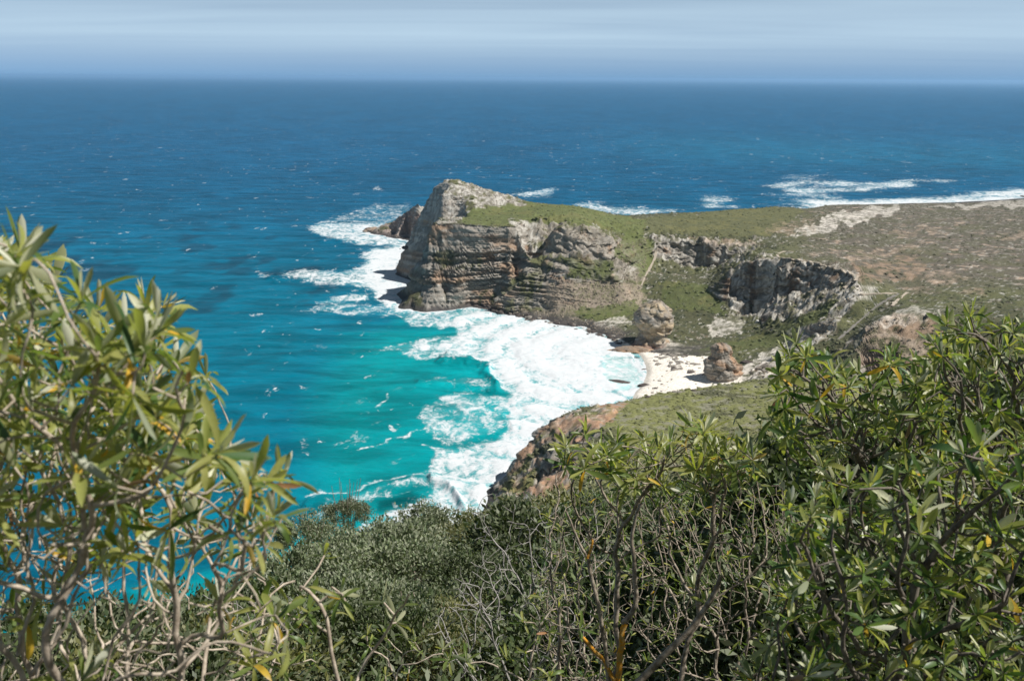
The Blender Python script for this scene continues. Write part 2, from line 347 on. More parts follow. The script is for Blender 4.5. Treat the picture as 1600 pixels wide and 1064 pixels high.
def ground_colour(P, sl, st, n1, n2, oc_, zl):
    x, y, z = P[..., 0], P[..., 1], P[..., 2]
    px, py = project(P)
    a = fbm(x / 11, y / 11, 5, 101); b = fbm(x / 3.1, y / 3.1, 4, 111); d = fbm(x / 1.1, y / 1.1, 2, 121); big = fbm(x / 60, y / 60, 3, 131)
    c = np.broadcast_to(C['fyn'], P.shape).copy()
    c = mixc(c, C['olive'], sst(.42, .6, big) * .8)
    c = mixc(c, C['fynd'], sst(.50, .62, b * .6 + a * .4))
    right = sst(1200, 1320, px) * sst(520, 580, y)
    c = mixc(c, np.array([.120, .105, .082]), right * (.5 + .5 * sst(.35, .6, a)))
    c = mixc(c, C['soil'] * 1.25, sst(.60, .70, a * .5 + b * .5) * .75 * (0.3 + .7 * right))
    c = mixc(c, C['pale'], sst(.62, .72, b * .55 + d * .45) * sst(430, 480, y) * .8)
    # lawns of short green growth
    G = [[(715, 328), (800, 315), (900, 320), (960, 334), (1012, 344), (1000, 366), (960, 364), (870, 352), (800, 352), (735, 352), (715, 342)],
         [(978, 362), (1022, 374), (1024, 402), (1006, 432), (985, 412), (960, 398)],
         [(884, 404), (962, 408), (956, 438), (886, 434)],
         [(896, 486), (1000, 468), (990, 492), (930, 503)],
         [(1030, 440), (1130, 446), (1130, 492), (1040, 480)],
         [(1090, 548), (1190, 522), (1290, 478), (1330, 446), (1300, 500), (1200, 546)],
         [(1010, 340), (1210, 322), (1260, 330), (1200, 370), (1020, 366)]]
    for i, g in enumerate(G):
        m = soft(px, py, g, 5, i) * (y > 430)
        kk = C['grass'] * (1.15 if i in (0, 3) else 0.9) if i < 6 else C['olive'] * .95
        c = mixc(c, kk, m * (.55 + .35 * sst(.35, .6, b)))
        c = mixc(c, np.array([.16, .15, .06]), m * sst(.55, .68, a) * .5)
    # near promontory: green sward with grey shrubs, orange earth at the rim
    near = (y < 432) * sst(230, 262, y)
    c = mixc(c, np.array([.185, .190, .072]), near * sst(.25, .46, a) * .95)
    c = mixc(c, np.array([.245, .225, .10]), near * sst(.48, .62, big * .5 + b * .5) * .7)
    c = mixc(c, np.array([.23, .22, .17]), near * sst(.56, .66, b) * .7)
    rim = soft(px, py, [(760, 800), (775, 740), (850, 655), (905, 628), (985, 628), (960, 650), (930, 680), (900, 720), (880, 800)], 7, 31) * near
    c = mixc(c, C['orange'] * .85, rim * sst(.38, .55, a) * .85)
    c = mixc(c, C['rock'], rim * sst(.46, .60, b))
    # loose stone slopes
    for i, g in enumerate([[(855, 436), (1000, 442), (1004, 476), (866, 486)], [(800, 486), (880, 488), (960, 512), (990, 532), (900, 516), (800, 496)], [(965, 380), (1010, 372), (1010, 440), (970, 440)]]):
        m = soft(px, py, g, 6, 40 + i) * (y > 430)
        c = mixc(c, C['scree'] * (1.0 if i != 1 else .75), m * (.45 + .5 * sst(.42, .55, b)))
    # cliffs
    rk = sst(.72, 1.05, sl + (b - .5) * .5) * (y > 250)
    rc = np.broadcast_to(C['rock'], P.shape).copy()
    bed = vn(zl / 1.9, x / 40, 7); bed2 = vn(zl / .8, x / 25, 8)
    rc = mixc(rc, C['orange'] * .92, sst(.45, .7, fbm(x / 16 + 9, zl / 6, 4, 141)) * .75)
    rc = mixc(rc, C['pale'], sst(.58, .75, bed * .6 + b * .4) * .75)
    rc = mixc(rc, C['rock'] * .5, sst(.6, .8, bed2) * .6)
    rc = mixc(rc, C['pale'] * .92, soft(px, py, [(655, 345), (668, 300), (697, 270), (720, 272), (800, 305), (830, 322), (730, 330), (700, 345)], 4, 51) * (y > 700) * .7)
    rc = mixc(rc, C['redrock'] * 1.2, soft(px, py, [(575, 368), (600, 348), (640, 325), (668, 340), (655, 385)], 3, 52) * (y > 800) * .42)
    rc = mixc(rc, C['redrock'] * 1.35, soft(px, py, [(1340, 495), (1500, 480), (1560, 500), (1560, 540), (1380, 560)], 5, 53) * (y < 520) * .5)
    rc = mixc(rc, C['olive'], soft(px, py, [(676, 395), (705, 392), (760, 408), (745, 422), (690, 420)], 5, 54) * (y > 640) * sst(.4, .55, b) * .75)
    rc = mixc(rc, C['olive'] * .9, soft(px, py, [(780, 455), (850, 405), (870, 400), (850, 450), (830, 462)], 5, 55) * (y > 600) * sst(.36, .5, b) * .8)
    rc = mixc(rc, C['olive'] * .9, sst(.56, .66, a * .5 + b * .5) * (1 - sst(1.6, 2.6, sl)) * .8)
    c = mixc(c, rc, rk)
    c = mixc(c, C['orange'] * .36, soft(px, py, [(1130, 420), (1170, 405), (1345, 432), (1325, 456), (1240, 506), (1130, 498)], 4, 59) * (y > 540) * rk * .75)  # amphitheatre wall: shade of the hollow painted into its tan rock colour
    # outcrops of bare rock on the slopes
    ocol = mixc(np.broadcast_to(C['rock'] * .9, P.shape).copy(), C['pale'], sst(.48, .62, b * .5 + d * .5))
    ocol = mixc(ocol, C['redrock'] * 1.2, soft(px, py, [(575, 368), (600, 348), (640, 325), (668, 340), (655, 385)], 3, 52) * (y > 800) * .42)
    ocol = mixc(ocol, C['soil'] * .9, soft(px, py, [(1330, 560), (1345, 500), (1400, 478), (1520, 484), (1560, 570)], 4, 56) * (y < 520) * .75)
    ocol = mixc(ocol, C['orange'] * .75, soft(px, py, [(1360, 500), (1440, 488), (1520, 500), (1480, 530), (1400, 525)], 5, 57) * (y < 520) * .6)
    ocol = mixc(ocol, C['scree'] * .85, soft(px, py, [(840, 345), (1000, 360), (1010, 490), (850, 492)], 5, 58) * (y > 560) * .65)
    c = mixc(c, ocol, oc_ * sst(.38, .50, a * .4 + b * .6) * .9)
    sm = soft(px, py, [(850, 438), (1004, 442), (1010, 488), (862, 494), (848, 465)], 6, 44) * (y > 560)
    c = mixc(c, np.array([.30, .245, .19]), sm * (.55 + .35 * sst(.42, .56, b))); c = mixc(c, C['olive'], sm * sst(.54, .64, a * .5 + d * .5) * .7)
    for i in (1, 2, 3):
        c = mixc(c, C['grass'] * (.8 if i == 2 else 1.0), soft(px, py, G[i], 5, i) * (y > 560) * (.6 + .3 * sst(.35, .6, b)))
    c = mixc(c, np.array([.42, .24, .14]), soft(px, py, [(790, 770), (800, 720), (850, 662), (905, 632), (975, 634), (940, 665), (900, 720), (870, 780)], 6, 33) * near * sst(.42, .56, a * .5 + b * .5) * .8)
    # sand
    S = [([(935, 540), (965, 528), (1000, 548), (1045, 556), (1112, 556), (1150, 575), (1165, 600), (1100, 640), (930, 660)], 1.0, 4), ([(1130, 600), (1165, 566), (1245, 528), (1275, 545), (1262, 575), (1200, 590)], .72, 8),
         ([(1232, 364), (1285, 338), (1372, 322), (1410, 332), (1330, 352), (1250, 374)], .60, 15), ([(1318, 444), (1372, 446), (1356, 470), (1306, 470)], .5, 5), ([(1350, 508), (1420, 478), (1470, 486), (1460, 500), (1370, 512)], .45, 6),
         ([(1100, 505), (1160, 488), (1160, 520), (1110, 528)], .5, 8), ([(1025, 520), (1090, 545), (1060, 556), (1010, 548)], .5, 8), ([(925, 506), (980, 492), (990, 505), (945, 515)], .6, 3), ([(1430, 322), (1560, 313), (1640, 312), (1600, 322), (1500, 326)], .45, 9), ([(1195, 352), (1262, 342), (1262, 362), (1200, 368)], .34, 12), ([(1430, 432), (1470, 424), (1520, 434), (1480, 444)], .38, 8), ([(1320, 398), (1420, 382), (1440, 392), (1340, 408)], .34, 12), ([(1540, 372), (1610, 358), (1610, 372)], .36, 9), ([(1380, 362), (1450, 352), (1470, 360), (1400, 372)], .34, 12), ([(1070, 372), (1170, 376), (1200, 384), (1110, 382)], .5, 6), ([(1480, 455), (1540, 450), (1540, 462)], .36, 6)]
    for i, (g, w, j) in enumerate(S):
        m = soft(px, py, g, j, 80 + i) * (y > 425)
        c = mixc(c, C['sand'] * (1 if i == 0 else .82) if i < 9 else C['soil'] * 1.35, m * (w if w == 1 else (w * sst(.38, .60, b * .5 + d * .3 + a * .2) * (1.15 if i in (2, 8) else 1) + (.08 if i < 9 else 0))) * (1 if i else (1 - rk)))
    m = soft(px, py, [(1330, 412), (1440, 400), (1456, 430), (1350, 442)], 8, 99) * (y > 500)
    c = mixc(c, np.array([.27, .19, .13]), m * sst(.4, .6, b) * .8)
    # wave-washed foot of the rocks; wet sand
    wet = (1 - sst(1.2, 4.5, z + (b - .5) * 4)) * (y > 250)
    sandy = soft(px, py, S[0][0], 2, 80)
    c = mixc(c, C['wet'], wet * (1 - sandy) * .9)
    c = mixc(c, C['sand'] * .62, wet * sandy * (1 - sst(.4, 1.0, z)))
    # shade-free ground litter under the near shrubs
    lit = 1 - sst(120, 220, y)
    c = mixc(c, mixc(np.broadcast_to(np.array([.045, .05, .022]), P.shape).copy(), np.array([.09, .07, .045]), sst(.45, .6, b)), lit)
    c *= (0.78 + 0.44 * d)[..., None]
    return np.clip(c, 0.01, .9)

def terrain_mat(name, bump=0.5, scale=1.2):
    m, n, l, b = mat_new(name)
    at = n.new('ShaderNodeAttribute'); at.attribute_name = 'Col'
    tc = n.new('ShaderNodeTexCoord')
    nz = n.new('ShaderNodeTexNoise'); nz.inputs['Scale'].default_value = scale; nz.inputs['Detail'].default_value = 6; nz.inputs['Roughness'].default_value = .65
    l.new(tc.outputs['Object'], nz.inputs['Vector'])
    mr = n.new('ShaderNodeMapRange'); mr.inputs['From Min'].default_value = .3; mr.inputs['From Max'].default_value = .7; mr.inputs['To Min'].default_value = .72; mr.inputs['To Max'].default_value = 1.28
    l.new(nz.outputs['Fac'], mr.inputs['Value'])
    mx = n.new('ShaderNodeVectorMath'); mx.operation = 'SCALE'; l.new(at.outputs['Color'], mx.inputs[0]); l.new(mr.outputs[0], mx.inputs['Scale'])
    l.new(mx.outputs[0], b.inputs['Base Color']); b.inputs['Roughness'].default_value = .92; b.inputs['Specular IOR Level'].default_value = .2
    bp = n.new('ShaderNodeBump'); bp.inputs['Strength'].default_value = bump; bp.inputs['Distance'].default_value = .6; l.new(nz.outputs['Fac'], bp.inputs['Height']); l.new(bp.outputs[0], b.inputs['Normal'])
    return m
M_GROUND = terrain_mat('headland_ground')

def grid_faces(nr, nc):
    i = np.arange(nr * nc).reshape(nr, nc)
    return np.stack([i[:-1, :-1], i[:-1, 1:], i[1:, 1:], i[1:, :-1]], -1).reshape(-1, 4)
def cull(V, Fc, keep_vert, extra=()):
    kf = keep_vert[Fc].any(1); Fc = Fc[kf]
    used = np.zeros(len(V), bool); used[Fc.ravel()] = True
    mp_ = np.cumsum(used) - 1
    return V[used], mp_[Fc], used

def steps(*segs):
    out = []
    for a, b, s in segs: out.append(np.arange(a, b, s))
    return np.concatenate(out)
# far land
u = (steps((500, 560, 6), (560, 1340, 1.6), (1340, 1640, 2.6), (1640, 2100, 20)) - 800) / F_PX
def arc_rows(u, y0, y1, nrow, apex=0.0, dy=.5):
    """rows spaced by how much surface there is, so that walls get as many as flats"""
    yf = np.arange(y0, y1 + dy, dy); U, Yf = np.meshgrid(u, yf)
    X = U * (Yf + apex); zf = hbase(X, Yf)
    for _ in range(1): pass
    ds = np.hypot(np.diff(Yf, axis=0) * .30, np.diff(zf, axis=0)) / (Yf[1:] + 60)
    ds = ds + .02 * ds.mean()
    k = np.ones(9) / 9
    ds = np.apply_along_axis(lambda r: np.convolve(np.pad(r, 4, mode='edge'), k, 'valid'), 1, ds)
    cs = np.concatenate([np.zeros((1, len(u))), np.cumsum(ds, 0)]); cs /= cs[-1]
    t = np.linspace(0, 1, nrow)
    return np.stack([np.interp(t, cs[:, j], yf) for j in range(len(u))], 1)
gy = arc_rows(u, 424, 1420, 600)
gx = u[None, :] * gy
P, *rest = terrain(gx, gy)
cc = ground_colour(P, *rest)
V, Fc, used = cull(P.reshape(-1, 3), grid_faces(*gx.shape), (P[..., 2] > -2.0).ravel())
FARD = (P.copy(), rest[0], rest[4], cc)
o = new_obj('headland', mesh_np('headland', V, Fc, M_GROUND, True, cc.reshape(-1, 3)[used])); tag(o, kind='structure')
# hillside under the viewer and the near promontory
ua = (steps((-1900, -400, 60), (-400, 740, 12), (740, 1280, 2.2), (1280, 2000, 12), (2000, 3400, 60)) - 800) / F_PX
ya = np.concatenate([np.arange(-14, 6, .8), np.geomspace(6, 255, 110), steps((255.9, 427, .9))])
gx, gy = np.meshgrid(ua, ya); gx = gx * (gy + 16)
P, *rest = terrain(gx, gy)
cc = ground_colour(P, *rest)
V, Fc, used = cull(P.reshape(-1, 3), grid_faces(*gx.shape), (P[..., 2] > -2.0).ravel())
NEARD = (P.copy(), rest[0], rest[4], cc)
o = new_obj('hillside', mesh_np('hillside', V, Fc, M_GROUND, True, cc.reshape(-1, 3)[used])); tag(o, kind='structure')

# ------------------------------------------------------------------ sea
def seg_dist(px, py, pts):
    best = np.full(np.shape(px), 1e9)
    for (x0, y0), (x1, y1) in zip(pts[:-1], pts[1:]):
        dx, dy = x1 - x0, y1 - y0; t = np.clip(((px - x0) * dx + (py - y0) * dy) / (dx * dx + dy * dy + 1e-9), 0, 1)
        best = np.minimum(best, np.hypot(px - x0 - t * dx, py - y0 - t * dy))
    return best
us = (np.concatenate([np.arange(-700, -60, 20), np.arange(-60, 520, 3.2), np.arange(520, 1060, 1.7), np.arange(1060, 1640, 3.2), np.arange(1640, 2300, 20)]) - 800) / F_PX
ys = np.concatenate([np.arange(150, 280, 4), np.arange(280, 700, 1.35), np.arange(700, 1100, 3.2), np.geomspace(1104, 3000, 170), np.geomspace(3060, 200000, 90)])
gx, gy = np.meshgrid(us, ys); gx = gx * gy
P = np.stack([gx, gy, np.zeros_like(gx)], -1)
px, py = project(P)
wx = (fbm(gx / 14, gy / 14, 4, 201) - .5); wy = (fbm(gx / 14, gy / 14, 4, 211) - .5)
qx, qy = px + wx * 46, py + wy * 26
# soften in the grid
def blur2(A, n):
    for _ in range(n):
        B = np.pad(A, 1, mode='edge'); A = (B[:-2, 1:-1] + 2 * B[1:-1, 1:-1] + B[2:, 1:-1]) / 4
        B = np.pad(A, 1, mode='edge'); A = (B[1:-1, :-2] + 2 * B[1:-1, 1:-1] + B[1:-1, 2:]) / 4
    return A
wx2 = (fbm(gx / 55, gy / 110, 5, 203) - .5); wy2 = (fbm(gx / 55, gy / 110, 5, 213) - .5)
def blob(poly, j=1.0, s=0):
    if max(p[1] for p in poly) < 350: return inpoly(px + wx2 * 150, py + wy2 * 34, poly).astype(float)
    return inpoly(px + wx * 46 * j, py + wy * 22 * j, poly).astype(float)
foam = np.zeros_like(gx)
def blur2_(A, n=5):
    return blur2(A, n)
# (polygon on the water, density, raggedness)
FO = [([(700, 500), (730, 482), (775, 484), (830, 496), (890, 508), (950, 524), (990, 548), (1015, 580), (1000, 615), (905, 650), (850, 700), (800, 765), (775, 830), (700, 830), (640, 800), (650, 786), (690, 765), (735, 745), (760, 705), (800, 650), (790, 610), (770, 585), (735, 560), (690, 545), (650, 545), (720, 525)], .80, .7),
      ([(770, 490), (830, 498), (950, 526), (1010, 575), (1000, 615), (900, 650), (850, 700), (800, 760), (780, 800), (740, 780), (770, 740), (800, 690), (830, 650), (800, 600), (775, 570), (800, 545), (760, 520)], 1.02, .6),
      ([(590, 550), (650, 528), (720, 520), (780, 530), (790, 560), (740, 562), (700, 560), (640, 556)], .60, .9),
      ([(655, 640), (680, 622), (760, 612), (800, 625), (790, 660), (740, 690), (700, 700), (665, 672)], .56, 1.0),
      ([(665, 720), (690, 705), (780, 690), (800, 720), (770, 770), (720, 790), (680, 770)], .72, .8),
      ([(650, 600), (690, 588), (760, 590), (770, 602), (700, 606)], .50, .8),
      ([(480, 800), (510, 780), (600, 755), (680, 738), (690, 750), (610, 775), (540, 800)], .46, .9),
      ([(560, 815), (600, 800), (640, 785), (720, 790), (780, 800), (780, 840), (560, 840)], .74, .8),
      ([(620, 478), (650, 486), (720, 486), (720, 500), (690, 512), (640, 508), (610, 495)], .62, .7),
      ([(475, 358), (520, 335), (600, 318), (640, 318), (650, 335), (610, 352), (580, 362), (640, 374), (650, 388), (590, 385), (520, 376)], .66, .7),
      ([(425, 430), (470, 420), (540, 424), (600, 405), (650, 392), (650, 440), (620, 455), (560, 448), (480, 444)], .62, .7),
      ([(560, 395), (655, 385), (648, 480), (620, 482), (600, 455), (570, 420)], .56, .8), ([(580, 392), (662, 380), (655, 486), (618, 486), (585, 468), (575, 425)], .90, .5),
      ([(490, 478), (520, 462), (570, 458), (575, 468), (530, 474)], .70, .6), ([(440, 490), (520, 475), (620, 478), (600, 495), (520, 490)], .48, .9),
      ([(885, 326), (905, 318), (960, 324), (1000, 327), (1050, 326), (1060, 340), (1000, 344), (930, 336)], .70, .35),
      ([(790, 306), (840, 296), (852, 300), (815, 310)], .74, .3), ([(1085, 318), (1100, 308), (1150, 310), (1165, 318), (1140, 326), (1090, 328)], .62, .35),
      ([(1185, 290), (1240, 282), (1300, 278), (1390, 284), (1440, 290), (1400, 298), (1340, 301), (1270, 298)], .62, .35), ([(1230, 306), (1280, 299), (1300, 306), (1330, 310), (1300, 313), (1240, 312)], .58, .35),
      ([(1400, 284), (1500, 281), (1515, 288), (1440, 294)], .66, .35), ([(1490, 305), (1540, 299), (1620, 294), (1640, 312), (1560, 318), (1510, 316)], .68, .35), ([(1400, 315), (1460, 312), (1500, 318), (1420, 322)], .8, .3),
      ([(560, 292), (575, 289), (583, 293), (570, 296)], .9, .2), ([(400, 428), (416, 426), (420, 434), (408, 436)], .85, .25)]
SWASH = blur2_(inpoly(px + wx * 20, py + wy * 10, [(935, 558), (985, 556), (1004, 575), (1000, 604), (968, 612), (945, 590)]).astype(float))
for i, (poly, d, j) in enumerate(FO):
    foam = np.maximum(foam, blob(poly, j) * d)
rb = np.hypot(gx - 75, (gy - 545) * .9) + wx * 16 + 10 * wx2
wave = sst(.15, .95, np.sin(rb / 3.6) * .5 + .5) * sst(15, 60, rb) * (gy < 700)
far_ = np.array(py < 350)
foam = np.where(far_, foam * .62, foam)
fx_, fy_ = px + wx2 * 60, py + wy2 * 12
for pts, w in [([(1190, 290), (1250, 289), (1330, 283)], 2.2), ([(1240, 296), (1330, 297), (1420, 292)], 3), ([(1280, 286), (1390, 287), (1440, 291)], 2.6), ([(1195, 306), (1260, 303), (1330, 310)], 2.2), ([(1400, 285), (1510, 284)], 2.0), ([(1495, 309), (1560, 303), (1630, 299)], 3.2), ([(1510, 315), (1610, 308)], 3), ([(1410, 314), (1470, 316)], 1.6),
               ([(1092, 313), (1150, 316)], 2.6), ([(1095, 322), (1165, 325)], 2.2), ([(895, 321), (960, 328), (1000, 333), (1055, 332)], 3.0), ([(960, 336), (1030, 340)], 2.5), ([(790, 305), (850, 298)], 2.0)]:
    foam = np.maximum(foam, .80 * np.exp(-(seg_dist(fx_, fy_, pts) / w) ** 2) * (py < 350))
foam = np.where(foam > .9, foam - .44 * wave * sst(20, 120, rb), foam - .14 * wave * (foam > .3) * (gy < 700))
foam = np.maximum(blur2(foam, 7), .9 * blur2(foam, 22))
foam = foam * (1 - .42 * SWASH)
# a collar of surf wherever rock meets water
hb = hbase(gx, gy)
collar = sst(-5.0, -0.5, hb) * (gy < 1420) * (gy > 260)
foam = np.maximum(foam, collar * (1 - .5 * SWASH) * (.55 + .5 * fbm(gx / 20, gy / 20, 3, 221)))
# streaks of old foam in the bay
for pts, w, d in [([(470, 775), (540, 765), (620, 745), (690, 738)], 3.0, .62), ([(540, 708), (600, 698), (640, 672), (670, 664)], 1.6, .60), ([(485, 810), (560, 780), (640, 770)], 2.5, .55), ([(595, 620), (600, 640)], 3, .6), ([(655, 690), (690, 700)], 2, .6)]:
    foam = np.maximum(foam, d * np.exp(-(seg_dist(qx, qy, pts) / w) ** 2))
# bottom colour: pale sand under the bay, dark depths outside
bay = 1.0 - sst(40, 330, seg_dist(px, py * 1.0, [(700, 820), (640, 760), (640, 680), (690, 600), (760, 560), (860, 560), (1000, 590)]))
bay = np.maximum(bay, .85 * (1 - sst(0, 70, seg_dist(px, py, [(560, 800), (400, 900), (0, 1000)]))))
bay *= sst(440, 540, py + wy * 40)
left = .30 * sst(330, 560, py) * sst(-200, 500, px) + .16 * sst(260, 420, py)
shal = np.clip(np.maximum(bay, left), 0, 1)
band = np.exp(-((py - 232 - (px - 1100) * .03) / 26) ** 2) * sst(820, 1150, px) * .5     # lighter bank seen far out on the right
surfmix = sst(.2, .8, blur2(foam, 10))
shal = np.clip(shal + .35 * surfmix, 0, 1)
deep = np.array([.002, .075, .152]); mid = np.array([.001, .125, .195]); turq = np.array([.001, .225, .245]); farc = np.array([.003, .078, .168])
t = shal[..., None]
sc = np.where(t < .4, deep + (mid - deep) * t / .4, mid + (turq - mid) * np.clip((t - .4) / .5, 0, 1))
k = sst(700, 2500, gy)[..., None]; sc = sc * (1 - k) + farc * k
sc = sc + band[..., None] * np.array([.004, .045, .045])
patch = fbm(gx / 90, gy / 160, 4, 231)
kelp = sst(.56, .68, fbm(gx / 35, gy / 60, 4, 241)) * sst(300, 400, py) * (1 - sst(500, 600, py)) * (1 - sst(0, .5, bay))
sc = sc * (0.80 + .4 * patch)[..., None]
kelp = kelp * (1 - sst(480, 570, px))
sc = sc * (1 - .45 * kelp[..., None]) + np.array([.01, .01, .02]) * .45 * kelp[..., None]
reef = blob([(590, 786), (640, 768), (660, 778), (630, 796), (590, 800)], .6); sc = sc * (1 - .55 * blur2(reef, 4)[..., None])
sc = sc * (1 - .8 * SWASH[..., None]) + SWASH[..., None] * .8 * np.array([.46, .62, .60])
# swell and the breakers running into the bay
fade = 1 - sst(1500, 3000, gy)
z = fade * ((fbm(gx / 30, gy / 14, 3, 251) - .5) * 1.3 + (fbm(gx / 9, gy / 5, 3, 261) - .5) * .5)
for pts, h, w in [([(700, 556), (740, 566), (765, 585), (778, 605)], 2.6, 7), ([(690, 745), (715, 765), (725, 790)], 2.2, 7), ([(650, 600), (760, 600)], 1.1, 6), ([(480, 785), (690, 742)], 1.0, 6), ([(420, 432), (560, 440)], 1.4, 5), ([(500, 375), (620, 372)], 1.4, 4), ([(720, 640), (790, 655)], 1.2, 7)]:
    z = z + h * np.exp(-(seg_dist(qx, qy, pts) / w) ** 2)
z = z + .3 * sst(.6, 1, foam) * (fbm(gx / 6, gy / 6, 4, 271) - .3) * (gy < 1400)
z = z + .7 * (1 - wave) * sst(.5, .9, foam) * (gy < 700)
z = z * np.where(hb > -1.5, .35, 1.0)
P[..., 2] = z

m, n, l, b = mat_new('sea_water'); M_SEA = m
at = n.new('ShaderNodeAttribute'); at.attribute_name = 'Col'
af = n.new('ShaderNodeAttribute'); af.attribute_name = 'foam'
tc = n.new('ShaderNodeTexCoord')
def noise(n, l, vec, scale, detail=6, rough=.6, dist=0.0):
    z = n.new('ShaderNodeTexNoise'); z.inputs['Scale'].default_value = scale; z.inputs['Detail'].default_value = detail; z.inputs['Roughness'].default_value = rough; z.inputs['Distortion'].default_value = dist
    l.new(vec, z.inputs['Vector']); return z.outputs['Fac']
def mapping(n, l, vec, sc_, rot=(0, 0, 0)):
    z = n.new('ShaderNodeMapping'); z.inputs['Scale'].default_value = sc_; z.inputs['Rotation'].default_value = rot; l.new(vec, z.inputs[0]); return z.outputs[0]
def math_(n, l, op, a, b_=None, c_=None):
    z = n.new('ShaderNodeMath'); z.operation = op
    for i, v in enumerate((a, b_, c_)):
        if v is None: continue
        if isinstance(v, (int, float)): z.inputs[i].default_value = v
        else: l.new(v, z.inputs[i])
    return z.outputs[0]
def ramp(n, l, v, a, b_, lo=0.0, hi=1.0):
    z = n.new('ShaderNodeMapRange'); z.interpolation_type = 'SMOOTHSTEP'; z.inputs['From Min'].default_value = a; z.inputs['From Max'].default_value = b_; z.inputs['To Min'].default_value = lo; z.inputs['To Max'].default_value = hi
    l.new(v, z.inputs['Value']); return z.outputs[0]
ob = tc.outputs['Object']
v1 = mapping(n, l, ob, (1, .7, 1), (0, 0, .35))
f1 = noise(n, l, v1, .11, 9, .66, 1.2); f2 = noise(n, l, v1, .42, 6, .7, .8)
pat = math_(n, l, 'ADD', math_(n, l, 'MULTIPLY', f1, .6), math_(n, l, 'MULTIPLY', f2, .4))
pat = ramp(n, l, pat, .28, .72)
thr = math_(n, l, 'SUBTRACT', 1.0, af.outputs['Fac'])
dif = math_(n, l, 'SUBTRACT', pat, thr)
fm = ramp(n, l, dif, -.18, .36)
# whitecaps on the open water
v2 = mapping(n, l, ob, (1, .55, 1), (0, 0, .12))
wc = math_(n, l, 'MULTIPLY', ramp(n, l, noise(n, l, v2, .060, 4, .62, .3), .626, .69), ramp(n, l, noise(n, l, v2, .6, 3, .6, .6), .42, .60))
wcb = math_(n, l, 'MULTIPLY', ramp(n, l, noise(n, l, v2, .006, 3, .6), .42, .62), wc)
wc2 = math_(n, l, 'MULTIPLY', ramp(n, l, noise(n, l, v2, .13, 4, .6, .6), .655, .71), .8)
wcs = math_(n, l, 'MAXIMUM', math_(n, l, 'MULTIPLY', wcb, .9), math_(n, l, 'MULTIPLY', wc2, ramp(n, l, noise(n, l, v2, .011, 3, .6), .45, .6)))
ftot = math_(n, l, 'MAXIMUM', fm, wcs)
# wind streaks darken and lighten the water
ws = noise(n, l, mapping(n, l, ob, (.35, 1, 1), (0, 0, .1)), .055, 6, .65, .4)
wmul = ramp(n, l, ws, .32, .68, .70, 1.32)
wcol = n.new('ShaderNodeVectorMath'); wcol.operation = 'SCALE'; l.new(at.outputs['Color'], wcol.inputs[0]); l.new(wmul, wcol.inputs['Scale'])
# thin milky veil around the foam
veil = math_(n, l, 'MULTIPLY', ramp(n, l, af.outputs['Fac'], .25, .85), .30)
mv = n.new('ShaderNodeMixRGB'); mv.inputs[2].default_value = (.30, .62, .66, 1); l.new(veil, mv.inputs[0]); l.new(wcol.outputs[0], mv.inputs[1])
mf = n.new('ShaderNodeMixRGB'); mf.inputs[2].default_value = (.63, .655, .67, 1); l.new(ftot, mf.inputs[0]); l.new(mv.outputs[0], mf.inputs[1])
l.new(mf.outputs[0], b.inputs['Base Color'])
l.new(ramp(n, l, ftot, 0, 1, .36, .85), b.inputs['Roughness']); b.inputs['IOR'].default_value = 1.33
l.new(ramp(n, l, ftot, 0, 1, .025, .02), b.inputs['Specular IOR Level'])
h1 = noise(n, l, mapping(n, l, ob, (.6, 1, 1), (0, 0, .15)), .22, 7, .62, .4)
bp = n.new('ShaderNodeBump'); bp.inputs['Strength'].default_value = .6; bp.inputs['Distance'].default_value = 2.2
l.new(math_(n, l, 'ADD', h1, math_(n, l, 'MULTIPLY', ftot, .05)), bp.inputs['Height']); l.new(bp.outputs[0], b.inputs['Normal'])
V, Fc, used = cull(P.reshape(-1, 3), grid_faces(*gx.shape), (hb < 2.5).ravel())
o = new_obj('sea', mesh_np('sea', V, Fc, M_SEA, True, sc.reshape(-1, 3)[used], {'foam': foam.ravel()[used]})); tag(o, kind='structure')

# ------------------------------------------------------------------ things on the ground
bpy.context.view_layer.update()
dg = bpy.context.evaluated_depsgraph_get()
HEAD, HILL = bpy.data.objects['headland'], bpy.data.objects['hillside']
EYEV = Vector((0, 0, EYE))
def hit(px, py, objs=(HEAD, HILL)):
    d = Vector(ray(px, py)).normalized(); best = None
    for ob_ in objs:
        ok, loc, nor, _ = ob_.ray_cast(EYEV, d)
        if ok and (best is None or (loc - EYEV).length < (best - EYEV).length): best = loc.copy()
    if best is None or best.z < 0: best = Vector(at_z(px, py, 0.0))
    return best
def ground(x, y):
    return float(terrain(np.array([float(x)]), np.array([float(y)]))[0][0, 2])
M_ROCK = terrain_mat('weathered_sandstone', .7, 1.6)

